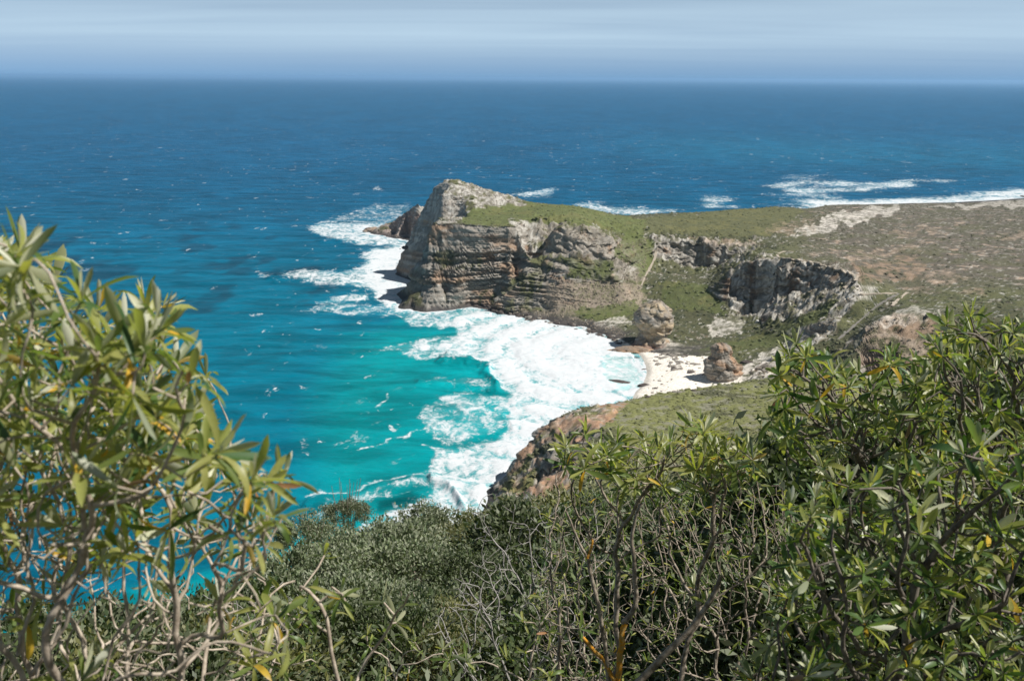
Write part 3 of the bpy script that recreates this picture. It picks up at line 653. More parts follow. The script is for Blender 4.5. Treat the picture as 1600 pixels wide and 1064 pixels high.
# --- footpaths
def path(pts, w):
    P3 = []
    for (a, b_) in zip(pts[:-1], pts[1:]):
        k = max(2, int(math.hypot(a[0] - b_[0], a[1] - b_[1]) / 3))
        for i in range(k): t_ = i / k; P3.append(hit(a[0] + (b_[0] - a[0]) * t_, a[1] + (b_[1] - a[1]) * t_))
    P3.append(hit(*pts[-1]))
    q = [P3[0]]
    for p in P3[1:]:
        if 1.0 < (p - q[-1]).length < 26: q.append(p)
    V, Fc = [], []
    for i, p in enumerate(q):
        t_ = (q[min(i + 1, len(q) - 1)] - q[max(i - 1, 0)]); t_.z = 0
        if t_.length < 1e-4: t_ = Vector((1, 0, 0))
        t_.normalize(); nrm = Vector((-t_.y, t_.x, 0)); ww = w * random.uniform(.5, 1.25)
        zt = max(ground(p.x + nrm.x * ww * k_, p.y + nrm.y * ww * k_) for k_ in (-.5, 0, .5)) + .14
        for k_ in (-.5, .5): V.append((p.x + nrm.x * ww * k_, p.y + nrm.y * ww * k_, zt))
        for k_ in (-.55, .55): V.append((p.x + nrm.x * ww * k_, p.y + nrm.y * ww * k_, zt - .9))
        if i:
            a = (i - 1) * 4; b_ = i * 4
            Fc += [(a, a + 1, b_ + 1, b_), (a + 1, a + 3, b_ + 3, b_ + 1), (a + 2, a, b_, b_ + 2)]
    return V, Fc
m_path = terrain_mat('trodden_path', .3, 2.0)
PATHS = [([(1240, 394), (1226, 393), (1214, 397), (1216, 402), (1232, 406), (1262, 409), (1290, 416), (1320, 427), (1340, 431), (1337, 440), (1318, 451)], 2.0),
         ([(1342, 461), (1375, 459), (1402, 458)], 1.6), ([(1418, 457), (1404, 467), (1394, 479)], 2.2), ([(1026, 398), (1015, 420), (1008, 432), (1002, 447)], 1.3)]
for pts, w in PATHS:
    V, Fc = path(pts, w)
    if len(V) > 8: tag(new_obj('footpath', mesh_np('footpath', V, Fc, m_path, False, np.tile(np.array([[.42, .36, .29]]), (len(V), 1)))), kind='structure')
V, Fc = path([(1404, 459), (1385, 469), (1368, 480), (1345, 500), (1325, 518), (1308, 532)], 1.5)
tag(new_obj('boardwalk', mesh_np('boardwalk', V, Fc, m_path, False, np.tile(np.array([[.20, .185, .165]]), (len(V), 1)))), kind='structure')

# --- rock stacks on the beach
def rock_mesh(name, prof, ax=1.0, ay=1.0, seed=0, tint=None, lean=(0, 0), bed=1.0, pale=.8, warm=0.0, nseg=110, nz=90):
    zs = np.array([p[0] for p in prof], float); rs = np.array([p[1] for p in prof], float)
    al = np.concatenate([[0], np.cumsum(np.hypot(np.diff(zs), np.diff(rs)))]); t_ = np.linspace(0, al[-1], nz)
    zz_ = np.interp(t_, al, zs); rr = np.interp(t_, al, rs)
    k = np.array([1, 4, 6, 4, 1]) / 16.; rr = np.convolve(np.pad(rr, 2, mode='edge'), k, 'valid')
    th = np.linspace(0, 2 * np.pi, nseg, endpoint=False); T, ZZ = np.meshgrid(th, zz_); RR = np.repeat(rr[:, None], nseg, 1)
    cx, cy = np.cos(T), np.sin(T)
    H_ = zs.max() - zs.min()
    n_ = (fbm3(cx * 1.4 + seed, cy * 1.4, ZZ / 9, 4, seed) - .5) * 1.5 + (fbm3(cx * 3 + seed, cy * 3, ZZ / 3, 3, seed + 1) - .5) * .6
    hb_, hs = worley(T * 1.9 + seed + .35 * np.sin(ZZ * .7), ZZ / 3.6 + .5 * np.sin(T * 2 + seed), seed)
    RR = RR * (1 + n_ * .55) + ((strata(ZZ * 1.0 + seed) - .9) * 1.0 * bed + (hs - .5) * 3.4 - 1.6 * sst(.45, .85, hb_) + (fbm3(cx * 8, cy * 8, ZZ / 1.2, 3, seed + 3) - .5) * 1.4) * np.clip(rr / rr.max(), .15, 1)[:, None]
    RR = np.maximum(RR, .02); f_ = (ZZ - zs.min()) / H_
    V = np.stack([cx * RR * ax + lean[0] * f_, cy * RR * ay + lean[1] * f_, ZZ + (fbm(cx * 2 + seed, cy * 2, 3, seed + 8) - .5) * 1.4 * f_], -1)
    i = np.arange(nz * nseg).reshape(nz, nseg); j = np.roll(i, -1, 1)
    Fc = np.stack([i[:-1], j[:-1], j[1:], i[1:]], -1).reshape(-1, 4)
    b_ = fbm3(V[..., 0] / 2.5, V[..., 1] / 2.5, V[..., 2] / 1.5, 4, seed + 20); a_ = fbm3(V[..., 0] / 7, V[..., 1] / 7, V[..., 2] / 4, 3, seed + 40)
    c = np.broadcast_to(C['rock'], V.shape).copy()
    c = mixc(c, C['orange'], sst(.34, .52, a_) * (tint or .5)); c = mixc(c, np.array([.47, .37, .24]), sst(.40, .55, a_) * warm); c = mixc(c, C['pale'] * .9, sst(.50, .62, b_) * pale); c = mixc(c, C['rock'] * .45, sst(.55, .7, vn(ZZ / .9, T, seed)) * .45)
    c = mixc(c, C['redrock'], (1 - sst(.08, .3, f_ + (b_ - .5) * .2)) * .8)
    return mesh_np(name, V.reshape(-1, 3), Fc, M_ROCK, True, c.reshape(-1, 3))
def put_rock(name, me, px, py, z=None, label='', cat='rock', group=None, Y=None, scale=1.0, rz=0.0, sink=.4):
    p = hit(px, py) if Y is None else Vector(at_y(px, py, Y))
    if z is not None: p = Vector(at_z(px, py, z))
    o = new_obj(name, me); o.location = (p.x, p.y, p.z - sink); o.rotation_euler = (0, 0, rz); o.scale = (scale,) * 3 if isinstance(scale, (int, float)) else scale
    tag(o, label, cat, group); return o
s1 = rock_mesh('rock_stack', [(-3, 10), (1, 9.2), (5, 7.8), (7, 7.6), (9, 9.2), (13, 10.8), (18, 10.4), (22, 8.4), (24.5, 5.6), (26, 3), (26.5, .05)], 1.0, 1.05, 3, .2, (2.5, 3), .3, .55, .8)
put_rock('rock_stack', s1, 1017, 541, z=1.0, label='tall pale bulbous rock stack with dark red foot at the beach head', cat='rock', sink=0)
s1b = rock_mesh('rock_slab', [(-2, 9), (.4, 8.6), (1.6, 7.2), (2.6, 4), (2.9, .05)], 1.35, .55, 9, 1.0, (0, 0), .4, .15, 0, 80, 40)
put_rock('rock_slab', s1b, 987, 548, z=.6, label='low dark red rock slab at the foot of the tall stack', cat='rock', sink=.2)
s2 = rock_mesh('rock_stack', [(-3, 9.4), (1, 8.8), (5, 8.9), (9, 8.6), (12, 7.4), (13.2, 5.2), (15, 5.4), (18, 4.8), (19.6, 3.0), (20.2, .05)], 1.0, .95, 14, 1.0, (-2.2, 0), .5, .3)
put_rock('rock_stack', s2, 1130, 595, z=2.5, label='orange layered two-tier rock stack standing on white beach sand', cat='rock', sink=.5)
s3 = rock_mesh('rock_outcrop', [(-3, 10), (1, 9.5), (4, 8), (6.5, 5), (7.4, .05)], 1.3, .8, 21, .15, (1, 0), .3, .8, 0, 90, 60)
put_rock('rock_outcrop', s3, 1212, 586, z=5.5, label='grey hummocky rock on the dune right of the orange stack', cat='rock', sink=.5)
s4 = rock_mesh('sea_rock', [(-3, 9), (.5, 8.4), (3, 6.5), (4.6, 3.5), (5.2, .05)], 1.5, .9, 31, .5, (0, 0), .4, .1, 0, 70, 40)
put_rock('sea_rock', s4, 586, 362, z=0, label='dark isolated rock in the surf off the tip of the cape', cat='rock', sink=.6)

def boulder_mesh(seed, colour):
    bm_ = bmesh.new(); bmesh.ops.create_icosphere(bm_, subdivisions=3, radius=1)
    V = np.array([v.co[:] for v in bm_.verts]); Fc = np.array([[v.index for v in f.verts] for f in bm_.faces]); bm_.free()
    d = 1 + (fbm3(V[:, 0] * 1.3 + seed, V[:, 1] * 1.3, V[:, 2] * 1.3, 3, seed) - .5) * 1.1
    V = V * d[:, None] * np.array([1, .8, .62])
    q = np.round(V * 2.2) / 2.2; V = V * .72 + q * .28
    c = np.array(colour) * (.75 + .5 * fbm3(V[:, 0] * 3, V[:, 1] * 3, V[:, 2] * 3, 3, seed + 5))[:, None]
    return mesh_np('boulder', V, Fc, M_ROCK, False, c)
import bmesh
BM = [boulder_mesh(k, (.085, .07, .062)) for k in range(1, 4)]; BL = [boulder_mesh(k + 10, (.24, .215, .185)) for k in range(1, 4)]; BW = boulder_mesh(33, (.62, .60, .56))
NAMED = [(968, 597, BM[0], (6.4, 3.2, 2.6), 'long dark boulder lying in the wash at the water edge'), (1008, 602, BM[1], (3.6, 2.8, 2.0), 'dark broken boulder on the sand edge right of the long one'), (1024, 607, BM[2], (1.6, 1.3, 1.1), 'small dark stone on the sand beside the broken boulder'),
         (1006, 577, BM[1], (1.7, 1.0, .8), 'little dark rock alone in the middle of the beach'), (994, 559, BM[2], (2.6, 1.3, 1.0), 'flat dark rock at the top of the beach below the red slab'), (1031, 595, BM[0], (1.2, .8, .7), 'small flat stone nearest the orange stack on open sand'),
         (1058, 577, BL[0], (4.0, 2.0, 1.5), 'flat grey boulder in the rubble at the back of the beach'), (1040, 553, BL[1], (3.0, 2.4, 2.0), 'rounded grey boulder behind the foot of the tall stack'), (1168, 566, BM[1], (3.6, 2.6, 2.2), 'dark shrubby boulder on the dune behind the orange stack'),
         (1185, 502, BW, (1.8, 1.5, 2.4), 'bright white boulder at the base of the shaded hollow'), (625, 390, BM[2], (1.8, 1.4, 1.5), 'tiny black rock poking from surf below the shaded cape wall'), (636, 386, BM[0], (4.0, 3.0, 2.6), 'dark fallen block at the foot of the shaded cape wall')]
for (px_, py_, me_, scl, lab) in NAMED:
    put_rock('boulder', me_, px_, py_, label=lab, cat='boulder', scale=scl, rz=random.uniform(-.5, .5), sink=scl[2] * .25)
# boulders along the edge of the bay
edge = [(772, 488), (800, 492), (830, 500), (860, 506), (890, 511), (925, 520), (955, 530), (978, 540)]
for k in range(120):
    i = random.randrange(len(edge) - 1); t_ = random.random()
    px_ = edge[i][0] + (edge[i + 1][0] - edge[i][0]) * t_; py_ = edge[i][1] + (edge[i + 1][1] - edge[i][1]) * t_ + random.triangular(-7, 4.5, -1)
    s_ = random.choice([.7, .9, 1.1, 1.4, 1.9, 2.4])
    put_rock('shore_boulder', random.choice(BM + BL[:1]), px_, py_, label='dark boulder in the rocky rim between surf and headland', cat='boulder', group='boulders along the rim of the bay', scale=(s_, s_ * .9, s_ * .85), rz=random.uniform(0, 6.28), sink=s_ * .2)
# rubble on the back of the beach
for k in range(78):
    px_ = random.gauss(1050, 26); py_ = 551 + (px_ - 1010) * .28 + random.uniform(-12, 14); s_ = random.choice([.5, .7, .9, 1.1, 1.4, 1.9, 2.5])
    put_rock('beach_stone', random.choice(BL + BM[:1]), px_, py_, label='grey stone in the rubble patch between the two stacks', cat='stone', group='rubble stones at the back of the beach', scale=(s_, s_ * .9, s_ * .8), rz=random.uniform(0, 6.28), sink=s_ * .2)
for k in range(14):
    px_ = 1100 - k * 7 + random.uniform(-5, 5); py_ = 606 + k * .9 + random.uniform(-3, 3); s_ = random.uniform(.6, 1.6)
    put_rock('beach_stone', random.choice(BM + BL), px_, py_, label='stone strewn on sand left of the orange stack foot', cat='stone', group='stones by the orange stack', scale=(s_, s_ * .9, s_ * .8), rz=random.uniform(0, 6.28), sink=s_ * .2)

# --- low heath and loose stone on the far slopes: uncountable
_oct = np.array([[1, 0, 0], [-.5, .87, 0], [-.5, -.87, 0], [.45, .3, .62], [-.5, .1, .66], [.1, -.45, .7]]); 
_octF = np.array([[0, 1, 3], [1, 4, 3], [1, 2, 4], [2, 5, 4], [2, 0, 5], [0, 3, 5], [3, 4, 5]])
def blobs(name, pos, size, colour, mat, flat=.55):
    n_ = len(pos); a = rng.uniform(0, 6.28, n_); ca, sa = np.cos(a), np.sin(a)
    B = _oct[None] * (1 + rng.uniform(-.3, .3, (n_, 6, 3))) * size[:, None, None]; B[..., 2] *= flat
    V = np.stack([B[..., 0] * ca[:, None] - B[..., 1] * sa[:, None], B[..., 0] * sa[:, None] + B[..., 1] * ca[:, None], B[..., 2] - .15 * size[:, None]], -1) + pos[:, None, :]
    Fc = (_octF[None] + (np.arange(n_) * 6)[:, None, None]).reshape(-1, 3)
    return mesh_np(name, V.reshape(-1, 3), Fc, mat, False, np.repeat(colour, 6, 0))
def pick(G, n_, w):
    Pf, wf = G.reshape(-1, 3), w.ravel() / w.sum()
    k = rng.choice(len(Pf), n_, p=wf, replace=True)
    return k
M_HEATH = terrain_mat('heath_foliage', .2, 3.0)
for (nm, G, n_, smin, smax) in (('headland_heath', FARD, 21000, .3, 2.2), ('hillside_heath', NEARD, 15000, .28, 1.7)):
    Pg, slg, ocg, cg = G
    green = cg[..., 1] / (cg.sum(-1) + 1e-6)
    lum = cg.mean(-1)
    w = (Pg[..., 2] > 3.5) * (slg < .95) * np.exp(-((lum - .07) / .07) ** 2) * (1 if nm[0] == 'h' and nm[1] == 'e' else ((Pg[..., 1] > 215) * (Pg[..., 1] < 425)))
    k = pick(Pg, n_, w + 1e-12)
    pos = Pg.reshape(-1, 3)[k] + np.stack([rng.normal(0, .6, n_), rng.normal(0, .9, n_), np.zeros(n_)], -1)
    size = smin + (smax - smin) * rng.random(n_) ** 4.0
    mixv = rng.random((n_, 1)) ** 1.5; colr = np.array([[.070, .080, .042]]) * (1 - mixv) + np.array([[.145, .145, .095]]) * mixv
    fw = .42 if nm == 'headland_heath' else .3
    colr = colr * fw * (1 if fw > .5 else 1.25) + cg.reshape(-1, 3)[k] * (1 - fw)
    tag(new_obj(nm, blobs(nm, pos, size, colr, M_HEATH)), label='low grey green heath scrub dotting the ground', kind='stuff')
Pg, slg, ocg, cg = FARD
px_, py_ = project(Pg)
scr = np.zeros_like(slg)
for g in ([(855, 436), (1000, 442), (1004, 476), (866, 486)], [(800, 482), (880, 486), (960, 510), (990, 530), (900, 514), (800, 492)], [(965, 380), (1010, 372), (1010, 440), (970, 440)]): scr = np.maximum(scr, inpoly(px_, py_, g) * 1.0)
w = (Pg[..., 2] > 1.0) * (scr * 1.0 + ocg * .5 + .05 * (cg.mean(-1) > .15)) * (slg < 1.6)
k = pick(Pg, 9000, w + 1e-12); n_ = 9000
size = .22 + .75 * rng.random(n_) ** 3
colr = C['scree'][None] * rng.uniform(.6, 1.5, (n_, 1)) * np.array([[1.0, .97, .92]])
tag(new_obj('loose_stones', blobs('loose_stones', Pg.reshape(-1, 3)[k] + np.array([0, 0, .05]), size, colr, M_ROCK, .9)), label='loose grey stones on the scree and outcrops', kind='stuff')

# ------------------------------------------------------------------ foreground plants
def leaf_mat(name, c1, c2, under, trans=.45, rough=.42, spec=.45, tone=.12):
    m, n, l, b = mat_new(name)
    oi = n.new('ShaderNodeObjectInfo'); ge = n.new('ShaderNodeNewGeometry')
    rr = math_(n, l, 'FRACT', math_(n, l, 'ADD', oi.outputs['Random'], ge.outputs['Random Per Island']))
    mx = n.new('ShaderNodeMixRGB'); mx.inputs[1].default_value = (*c1, 1); mx.inputs[2].default_value = (*c2, 1); l.new(rr, mx.inputs[0])
    tc_ = n.new('ShaderNodeTexCoord'); nz = noise(n, l, tc_.outputs['Object'], 60, 3, .6)
    mul = math_(n, l, 'MULTIPLY', ramp(n, l, nz, .3, .7, .8, 1.2), ramp(n, l, oi.outputs['Random'], 0, 1, 1 - tone, 1 + tone))
    sc_ = n.new('ShaderNodeVectorMath'); sc_.operation = 'SCALE'; l.new(mx.outputs[0], sc_.inputs[0]); l.new(mul, sc_.inputs['Scale'])
    mu = n.new('ShaderNodeMixRGB'); mu.inputs[2].default_value = (*under, 1); l.new(ge.outputs['Backfacing'], mu.inputs[0]); l.new(sc_.outputs[0], mu.inputs[1])
    l.new(mu.outputs[0], b.inputs['Base Color']); b.inputs['Roughness'].default_value = rough; b.inputs['Specular IOR Level'].default_value = spec
    tr = n.new('ShaderNodeBsdfTranslucent'); ty = n.new('ShaderNodeMixRGB'); ty.blend_type = 'MULTIPLY'; ty.inputs[0].default_value = 1; ty.inputs[2].default_value = (1.5, 1.6, .55, 1); l.new(mx.outputs[0], ty.inputs[1]); l.new(ty.outputs[0], tr.inputs['Color'])
    ms = n.new('ShaderNodeMixShader'); ms.inputs[0].default_value = trans; l.new(b.outputs[0], ms.inputs[1]); l.new(tr.outputs[0], ms.inputs[2])
    l.new(ms.outputs[0], n['Material Output'].inputs['Surface']); return m
ML = dict(green=leaf_mat('leaf_green', (.110, .175, .040), (.210, .260, .075), (.32, .35, .22)), dark=leaf_mat('leaf_dark_green', (.038, .090, .026), (.090, .150, .042), (.22, .25, .16), .28),
          lime=leaf_mat('leaf_yellow_green', (.270, .300, .080), (.400, .390, .130), (.44, .44, .28)), pale=leaf_mat('leaf_young_pale', (.42, .43, .27), (.56, .55, .40), (.58, .58, .46), .2, .7, .2),
          yellow=leaf_mat('leaf_yellow', (.60, .34, .025), (.62, .42, .06), (.55, .40, .14), .35), brown=leaf_mat('leaf_brown', (.26, .12, .05), (.32, .20, .09), (.30, .20, .12), .15))
def bark_mat(name, c1, c2, scale=40):
    m, n, l, b = mat_new(name); tc_ = n.new('ShaderNodeTexCoord')
    nz = noise(n, l, tc_.outputs['Object'], scale, 5, .65); mx = n.new('ShaderNodeMixRGB'); mx.inputs[1].default_value = (*c1, 1); mx.inputs[2].default_value = (*c2, 1)
    l.new(ramp(n, l, nz, .38, .62), mx.inputs[0]); l.new(mx.outputs[0], b.inputs['Base Color']); b.inputs['Roughness'].default_value = .9; b.inputs['Specular IOR Level'].default_value = .15
    bp_ = n.new('ShaderNodeBump'); bp_.inputs['Strength'].default_value = .6; bp_.inputs['Distance'].default_value = .004; l.new(nz, bp_.inputs['Height']); l.new(bp_.outputs[0], b.inputs['Normal']); return m
MB_ = dict(tan=bark_mat('bark_tan', (.32, .26, .20), (.54, .46, .37)), grey=bark_mat('bark_grey', (.17, .138, .105), (.39, .33, .265)), brown=bark_mat('bark_brown', (.10, .085, .07), (.22, .19, .155)), dead=bark_mat('bark_dead_silver', (.22, .205, .185), (.38, .36, .33)), lichen=bark_mat('bark_orange_lichen', (.62, .26, .012), (.45, .30, .10), 55))

def leaf_arrays(Lh, Wd, bend, fold, nseg=6, twist=0.0):
    t_ = np.linspace(0, 1, nseg + 1); th = bend * t_ ** 1.2; dx = np.cos(th) * Lh / nseg; dz = -np.sin(th) * Lh / nseg
    x = np.concatenate([[0], np.cumsum(dx[1:])]); z = np.concatenate([[0], np.cumsum(dz[1:])])
    w = (t_ + .02) ** .85 * (1.02 - t_) ** .55; w = w / w.max() * Wd / 2; w[0] = Wd * .07; w[-1] = Wd * .04
    V = []
    for i in range(nseg + 1):
        c_, s_ = math.cos(twist * t_[i]), math.sin(twist * t_[i])
        for sg in (-1, 0, 1): 
            yy_, zz_ = sg * w[i], abs(sg) * w[i] * fold
            V.append((x[i] - zz_ * math.sin(-th[i]) * .5, yy_ * c_ - zz_ * s_, z[i] + yy_ * s_ + zz_ * c_))
    Fc = []
    for i in range(nseg):
        a = i * 3
        Fc += [(a, a + 3, a + 4, a + 1), (a + 1, a + 4, a + 5, a + 2)]
    return np.array(V), np.array(Fc)[:, ::-1]
# normals must point to local +Z (upper face)
LEAFV = [leaf_arrays(1, .175, bd, fo, 6, tw) for bd, fo, tw in ((.25, .35, .1), (.8, .3, -.35), (1.5, .2, .45), (-.15, .45, 0), (.5, .55, -.6), (1.0, .6, .8), (-.5, .3, .3))]
def _up(V, Fc):
    a, b_, c_ = V[Fc[:, 0]], V[Fc[:, 1]], V[Fc[:, 2]]
    return Fc if np.cross(b_ - a, c_ - a)[:, 2].mean() > 0 else Fc[:, ::-1]
LEAFV = [(V, _up(V, Fc)) for V, Fc in LEAFV]
_leafmesh = {}
def leaf_mesh(v, mk):
    if (v, mk) not in _leafmesh: _leafmesh[(v, mk)] = mesh_np('leaf', LEAFV[v][0], LEAFV[v][1], ML[mk], True)
    return _leafmesh[(v, mk)]

def poly_points(poly, n_, y0, y1, ybias=1.0):
    xs = [p[0] for p in poly]; ys_ = [p[1] for p in poly]; out = []
    while len(out) < n_:
        a = rng.uniform(min(xs), max(xs), n_); b_ = rng.uniform(min(ys_), max(ys_), n_); m_ = inpoly(a, b_, poly)
        out += list(zip(a[m_], b_[m_]))
    out = np.array(out[:n_]); return at_y(out[:, 0], out[:, 1], y0 + (y1 - y0) * rng.random(n_) ** ybias)
def grow(roots, A, step, kill, iters=400, wob=.25, up=.05):
    N = [np.array(r, float) for r in roots]; par = [-1] * len(N)
    A = A.copy(); near = np.zeros(len(A), int); dist = np.full(len(A), 1e9)
    def upd(k0):
        nonlocal near, dist
        for k in range(k0, len(N)):
            d = np.linalg.norm(A - N[k], axis=1); m_ = d < dist; near = np.where(m_, k, near); dist = np.where(m_, d, dist)
    upd(0); cnt = {}
    for it in range(iters):
        if len(A) == 0: break
        k0 = len(N)
        dirs = (A - np.array(N)[near]); dirs /= (np.linalg.norm(dirs, axis=1, keepdims=True) + 1e-9)
        for k in np.unique(near):
            if cnt.get(k, 0) > 3: continue
            d = dirs[near == k].sum(0); d = d / (np.linalg.norm(d) + 1e-9) + rng.normal(0, wob, 3) + np.array([0, 0, up]); d /= np.linalg.norm(d)
            N.append(N[k] + d * step); par.append(int(k)); cnt[k] = cnt.get(k, 0) + 1
        if len(N) == k0: break
        upd(k0)
        keep = dist > kill; A = A[keep]; near = near[keep]; dist = dist[keep]
    return np.array(N), np.array(par)
def chains(N, par, r0, ex=2.4, rmax=.03):
    n_ = len(N); ch = [[] for _ in range(n_)]
    for i, p in enumerate(par):
        if p >= 0: ch[p].append(i)
    rad = np.zeros(n_); size = np.ones(n_)
    for i in range(n_ - 1, -1, -1):
        if not ch[i]: rad[i] = r0
        else: rad[i] = min((sum(rad[c] ** ex for c in ch[i])) ** (1 / ex), rmax); size[i] = 1 + sum(size[c] for c in ch[i])
    out = []; stack = [(i, -1) for i in range(n_) if par[i] < 0]
    while stack:
        i, p = stack.pop(); c_ = [p] if p >= 0 else []
        while True:
            c_.append(i)
            if not ch[i]: break
            o_ = sorted(ch[i], key=lambda k: -size[k])
            for k in o_[1:]: stack.append((k, i))
            i = o_[0]
        if len(c_) > 1: out.append(c_)
    return out, rad, ch
def tube(pts, rr, ns=5):
    pts = np.array(pts); n_ = len(pts)
    if n_ > 4:
        q = pts.copy(); q[1:-1] = pts[1:-1] * .5 + (pts[:-2] + pts[2:]) * .25; pts = q
    t_ = np.gradient(pts, axis=0); t_ /= (np.linalg.norm(t_, axis=1, keepdims=True) + 1e-9)
    ref = np.array([0.31, .22, .92]); a = np.cross(t_, ref); a /= (np.linalg.norm(a, axis=1, keepdims=True) + 1e-9); b_ = np.cross(t_, a)
    an = np.linspace(0, 2 * np.pi, ns, endpoint=False)
    V = pts[:, None] + (a[:, None] * np.cos(an)[None, :, None] + b_[:, None] * np.sin(an)[None, :, None]) * np.array(rr)[:, None, None]
    i = np.arange(n_ * ns).reshape(n_, ns); j = np.roll(i, -1, 1)
    return V.reshape(-1, 3), np.stack([i[:-1], j[:-1], j[1:], i[1:]], -1).reshape(-1, 4)
def join(parts):
    Vs, Fs, o_ = [], [], 0
    for V, Fc in parts: Vs.append(V); Fs.append(Fc + o_); o_ += len(V)
    return np.concatenate(Vs), np.concatenate(Fs)

def leafy_shrub(name, label, cat, roots, A, step, kill, bark, leaf_len, mix, ros=(7, 12), r0=.0022, rmax=.02, nbranch=60, skip=0.0, sprigs=.06, group=None, max_own=300, wob=.25, lit=None, leaf_ok=None, ex=2.5, wide=1.0):
    base = np.array(roots[0]); root = empty(name, tuple(base)); tag(root, label, cat, group)
    N, par = grow(roots, A, step, kill, wob=wob)
    cs, rad, ch = chains(N, par, r0, ex=ex, rmax=rmax)
    cs.sort(key=lambda c_: -sum(rad[c_]))
    tw = []
    for k, c_ in enumerate(cs):
        V, Fc = tube(N[c_] - base, rad[c_] if par[c_[0]] < 0 else np.minimum(rad[c_], rad[c_[min(1, len(c_) - 1)]]), 6 if k < nbranch else 4)
        if k < nbranch: new_obj('branch', mesh_np('branch', V, Fc, MB_[bark], True), root)
        else: tw.append((V, Fc))
    if tw:
        V, Fc = join(tw); tag(new_obj('twigs', mesh_np('twigs', V, Fc, MB_[bark], True), root), kind='stuff')
    # leaves in rosettes at the shoot tips and a few along the shoots
    LM, LV, LK, LS = [], [], [], []
    keys = list(mix.keys()); pw = np.array([mix[k] for k in keys]); pw = pw / pw.sum()
    def add(p, d, nrm, ln, mk, var):
        d = d / np.linalg.norm(d); nrm = nrm - d * nrm.dot(d); nrm /= (np.linalg.norm(nrm) + 1e-9); y_ = np.cross(nrm, d)
        M = np.eye(4); M[:3, 0] = d * ln; M[:3, 1] = y_ * ln * wide * rng.uniform(.7, 1.25); M[:3, 2] = nrm * ln; M[:3, 3] = p
        LM.append(M); LV.append(var); LK.append(mk); LS.append(ln)
    for i in range(len(N)):
        tip = not ch[i]
        if tip and rng.random() < skip: continue
        if leaf_ok is not None and not leaf_ok(N[i]): continue
        if par[i] < 0: continue
        ax = N[i] - N[par[i]]; ax = ax / (np.linalg.norm(ax) + 1e-9) * .8 + np.array([0, 0, .5]) + rng.normal(0, .15, 3); ax /= np.linalg.norm(ax)
        ref = np.cross(ax, rng.normal(0, 1, 3)); ref /= np.linalg.norm(ref); bi = np.cross(ax, ref)
        if tip:
            n_ = rng.integers(*ros); ph0 = rng.uniform(0, 6.28); L0 = leaf_len * rng.uniform(.75, 1.15); tone = rng.random()
            for k in range(n_):
                f_ = k / max(n_ - 1, 1); al = (.16 + 1.45 * f_ ** .9) + rng.normal(0, .26); ph = ph0 + k * 2.4 + rng.normal(0, .35)
                r_ = ref * math.cos(ph) + bi * math.sin(ph); d = ax * math.cos(al) + r_ * math.sin(al); d[2] -= .12 * f_
                nrm = ax * math.sin(al) - r_ * math.cos(al)
                mk = 'pale' if (f_ < .22 and 'pale' in mix and rng.random() < .75) else keys[rng.choice(len(keys), p=pw)]
                if f_ > .75 and rng.random() < .10: mk = 'yellow' if rng.random() < .75 else 'brown'
                add(N[i] + ax * (.25 - .5 * f_) * .3 * leaf_len, d, nrm, L0 * (.55 + .5 * math.sin(.5 + 2.2 * f_)) * rng.uniform(.65, 1.18), mk, rng.integers(0, 7) if f_ > .25 else 3)
        elif rad[i] < r0 * 2.2 and rng.random() < sprigs * 4:
            ph = rng.uniform(0, 6.28); r_ = ref * math.cos(ph) + bi * math.sin(ph); d = ax * .5 + r_
            add(N[i], d, ax - r_ * .5, leaf_len * rng.uniform(.5, .9), keys[rng.choice(len(keys), p=pw)], rng.integers(0, 7))
    LM = np.array(LM); LS = np.array(LS); LV = np.array(LV)
    cen = LM[:, :3, 3] + LM[:, :3, 0] * .5
    qx, qy = project(cen); scr_ = LS * F_PX / cen[:, 1]
    score = scr_ * ((qx > 0) & (qx < 1600) & (qy > 0) & (qy < 1064)) * rng.uniform(.8, 1.2, len(LS))
    order = np.argsort(-score); own = set(order[:max_own].tolist())
    mats = [ML[k] for k in ML]; midx = {k: i for i, k in enumerate(ML)}
    Vs, Fs, Ms, off = [], [], [], 0
    for i in range(len(LM)):
        M = LM[i].copy(); M[:3, 3] -= base
        if i in own:
            o = new_obj('leaf', leaf_mesh(int(LV[i]), LK[i]), root); o.matrix_basis = Matrix(M.tolist())
        else:
            V, Fc = LEAFV[int(LV[i])]
            Vs.append(V @ M[:3, :3].T + M[:3, 3]); Fs.append(Fc + off); off += len(V); Ms.append(np.full(len(Fc), midx[LK[i]]))
    if Vs:
        tag(new_obj('foliage', mesh_np('foliage', np.concatenate(Vs), np.concatenate(Fs), mats, True, mat_idx=np.concatenate(Ms)), root), kind='stuff')
    print('shrub', label[:30], len(N), 'nodes', len(LM), 'leaves')
    return root
def gz(px, Y):
    x = (px - 800) / F_PX * Y * 1.03; return (x, Y, ground(x, Y))

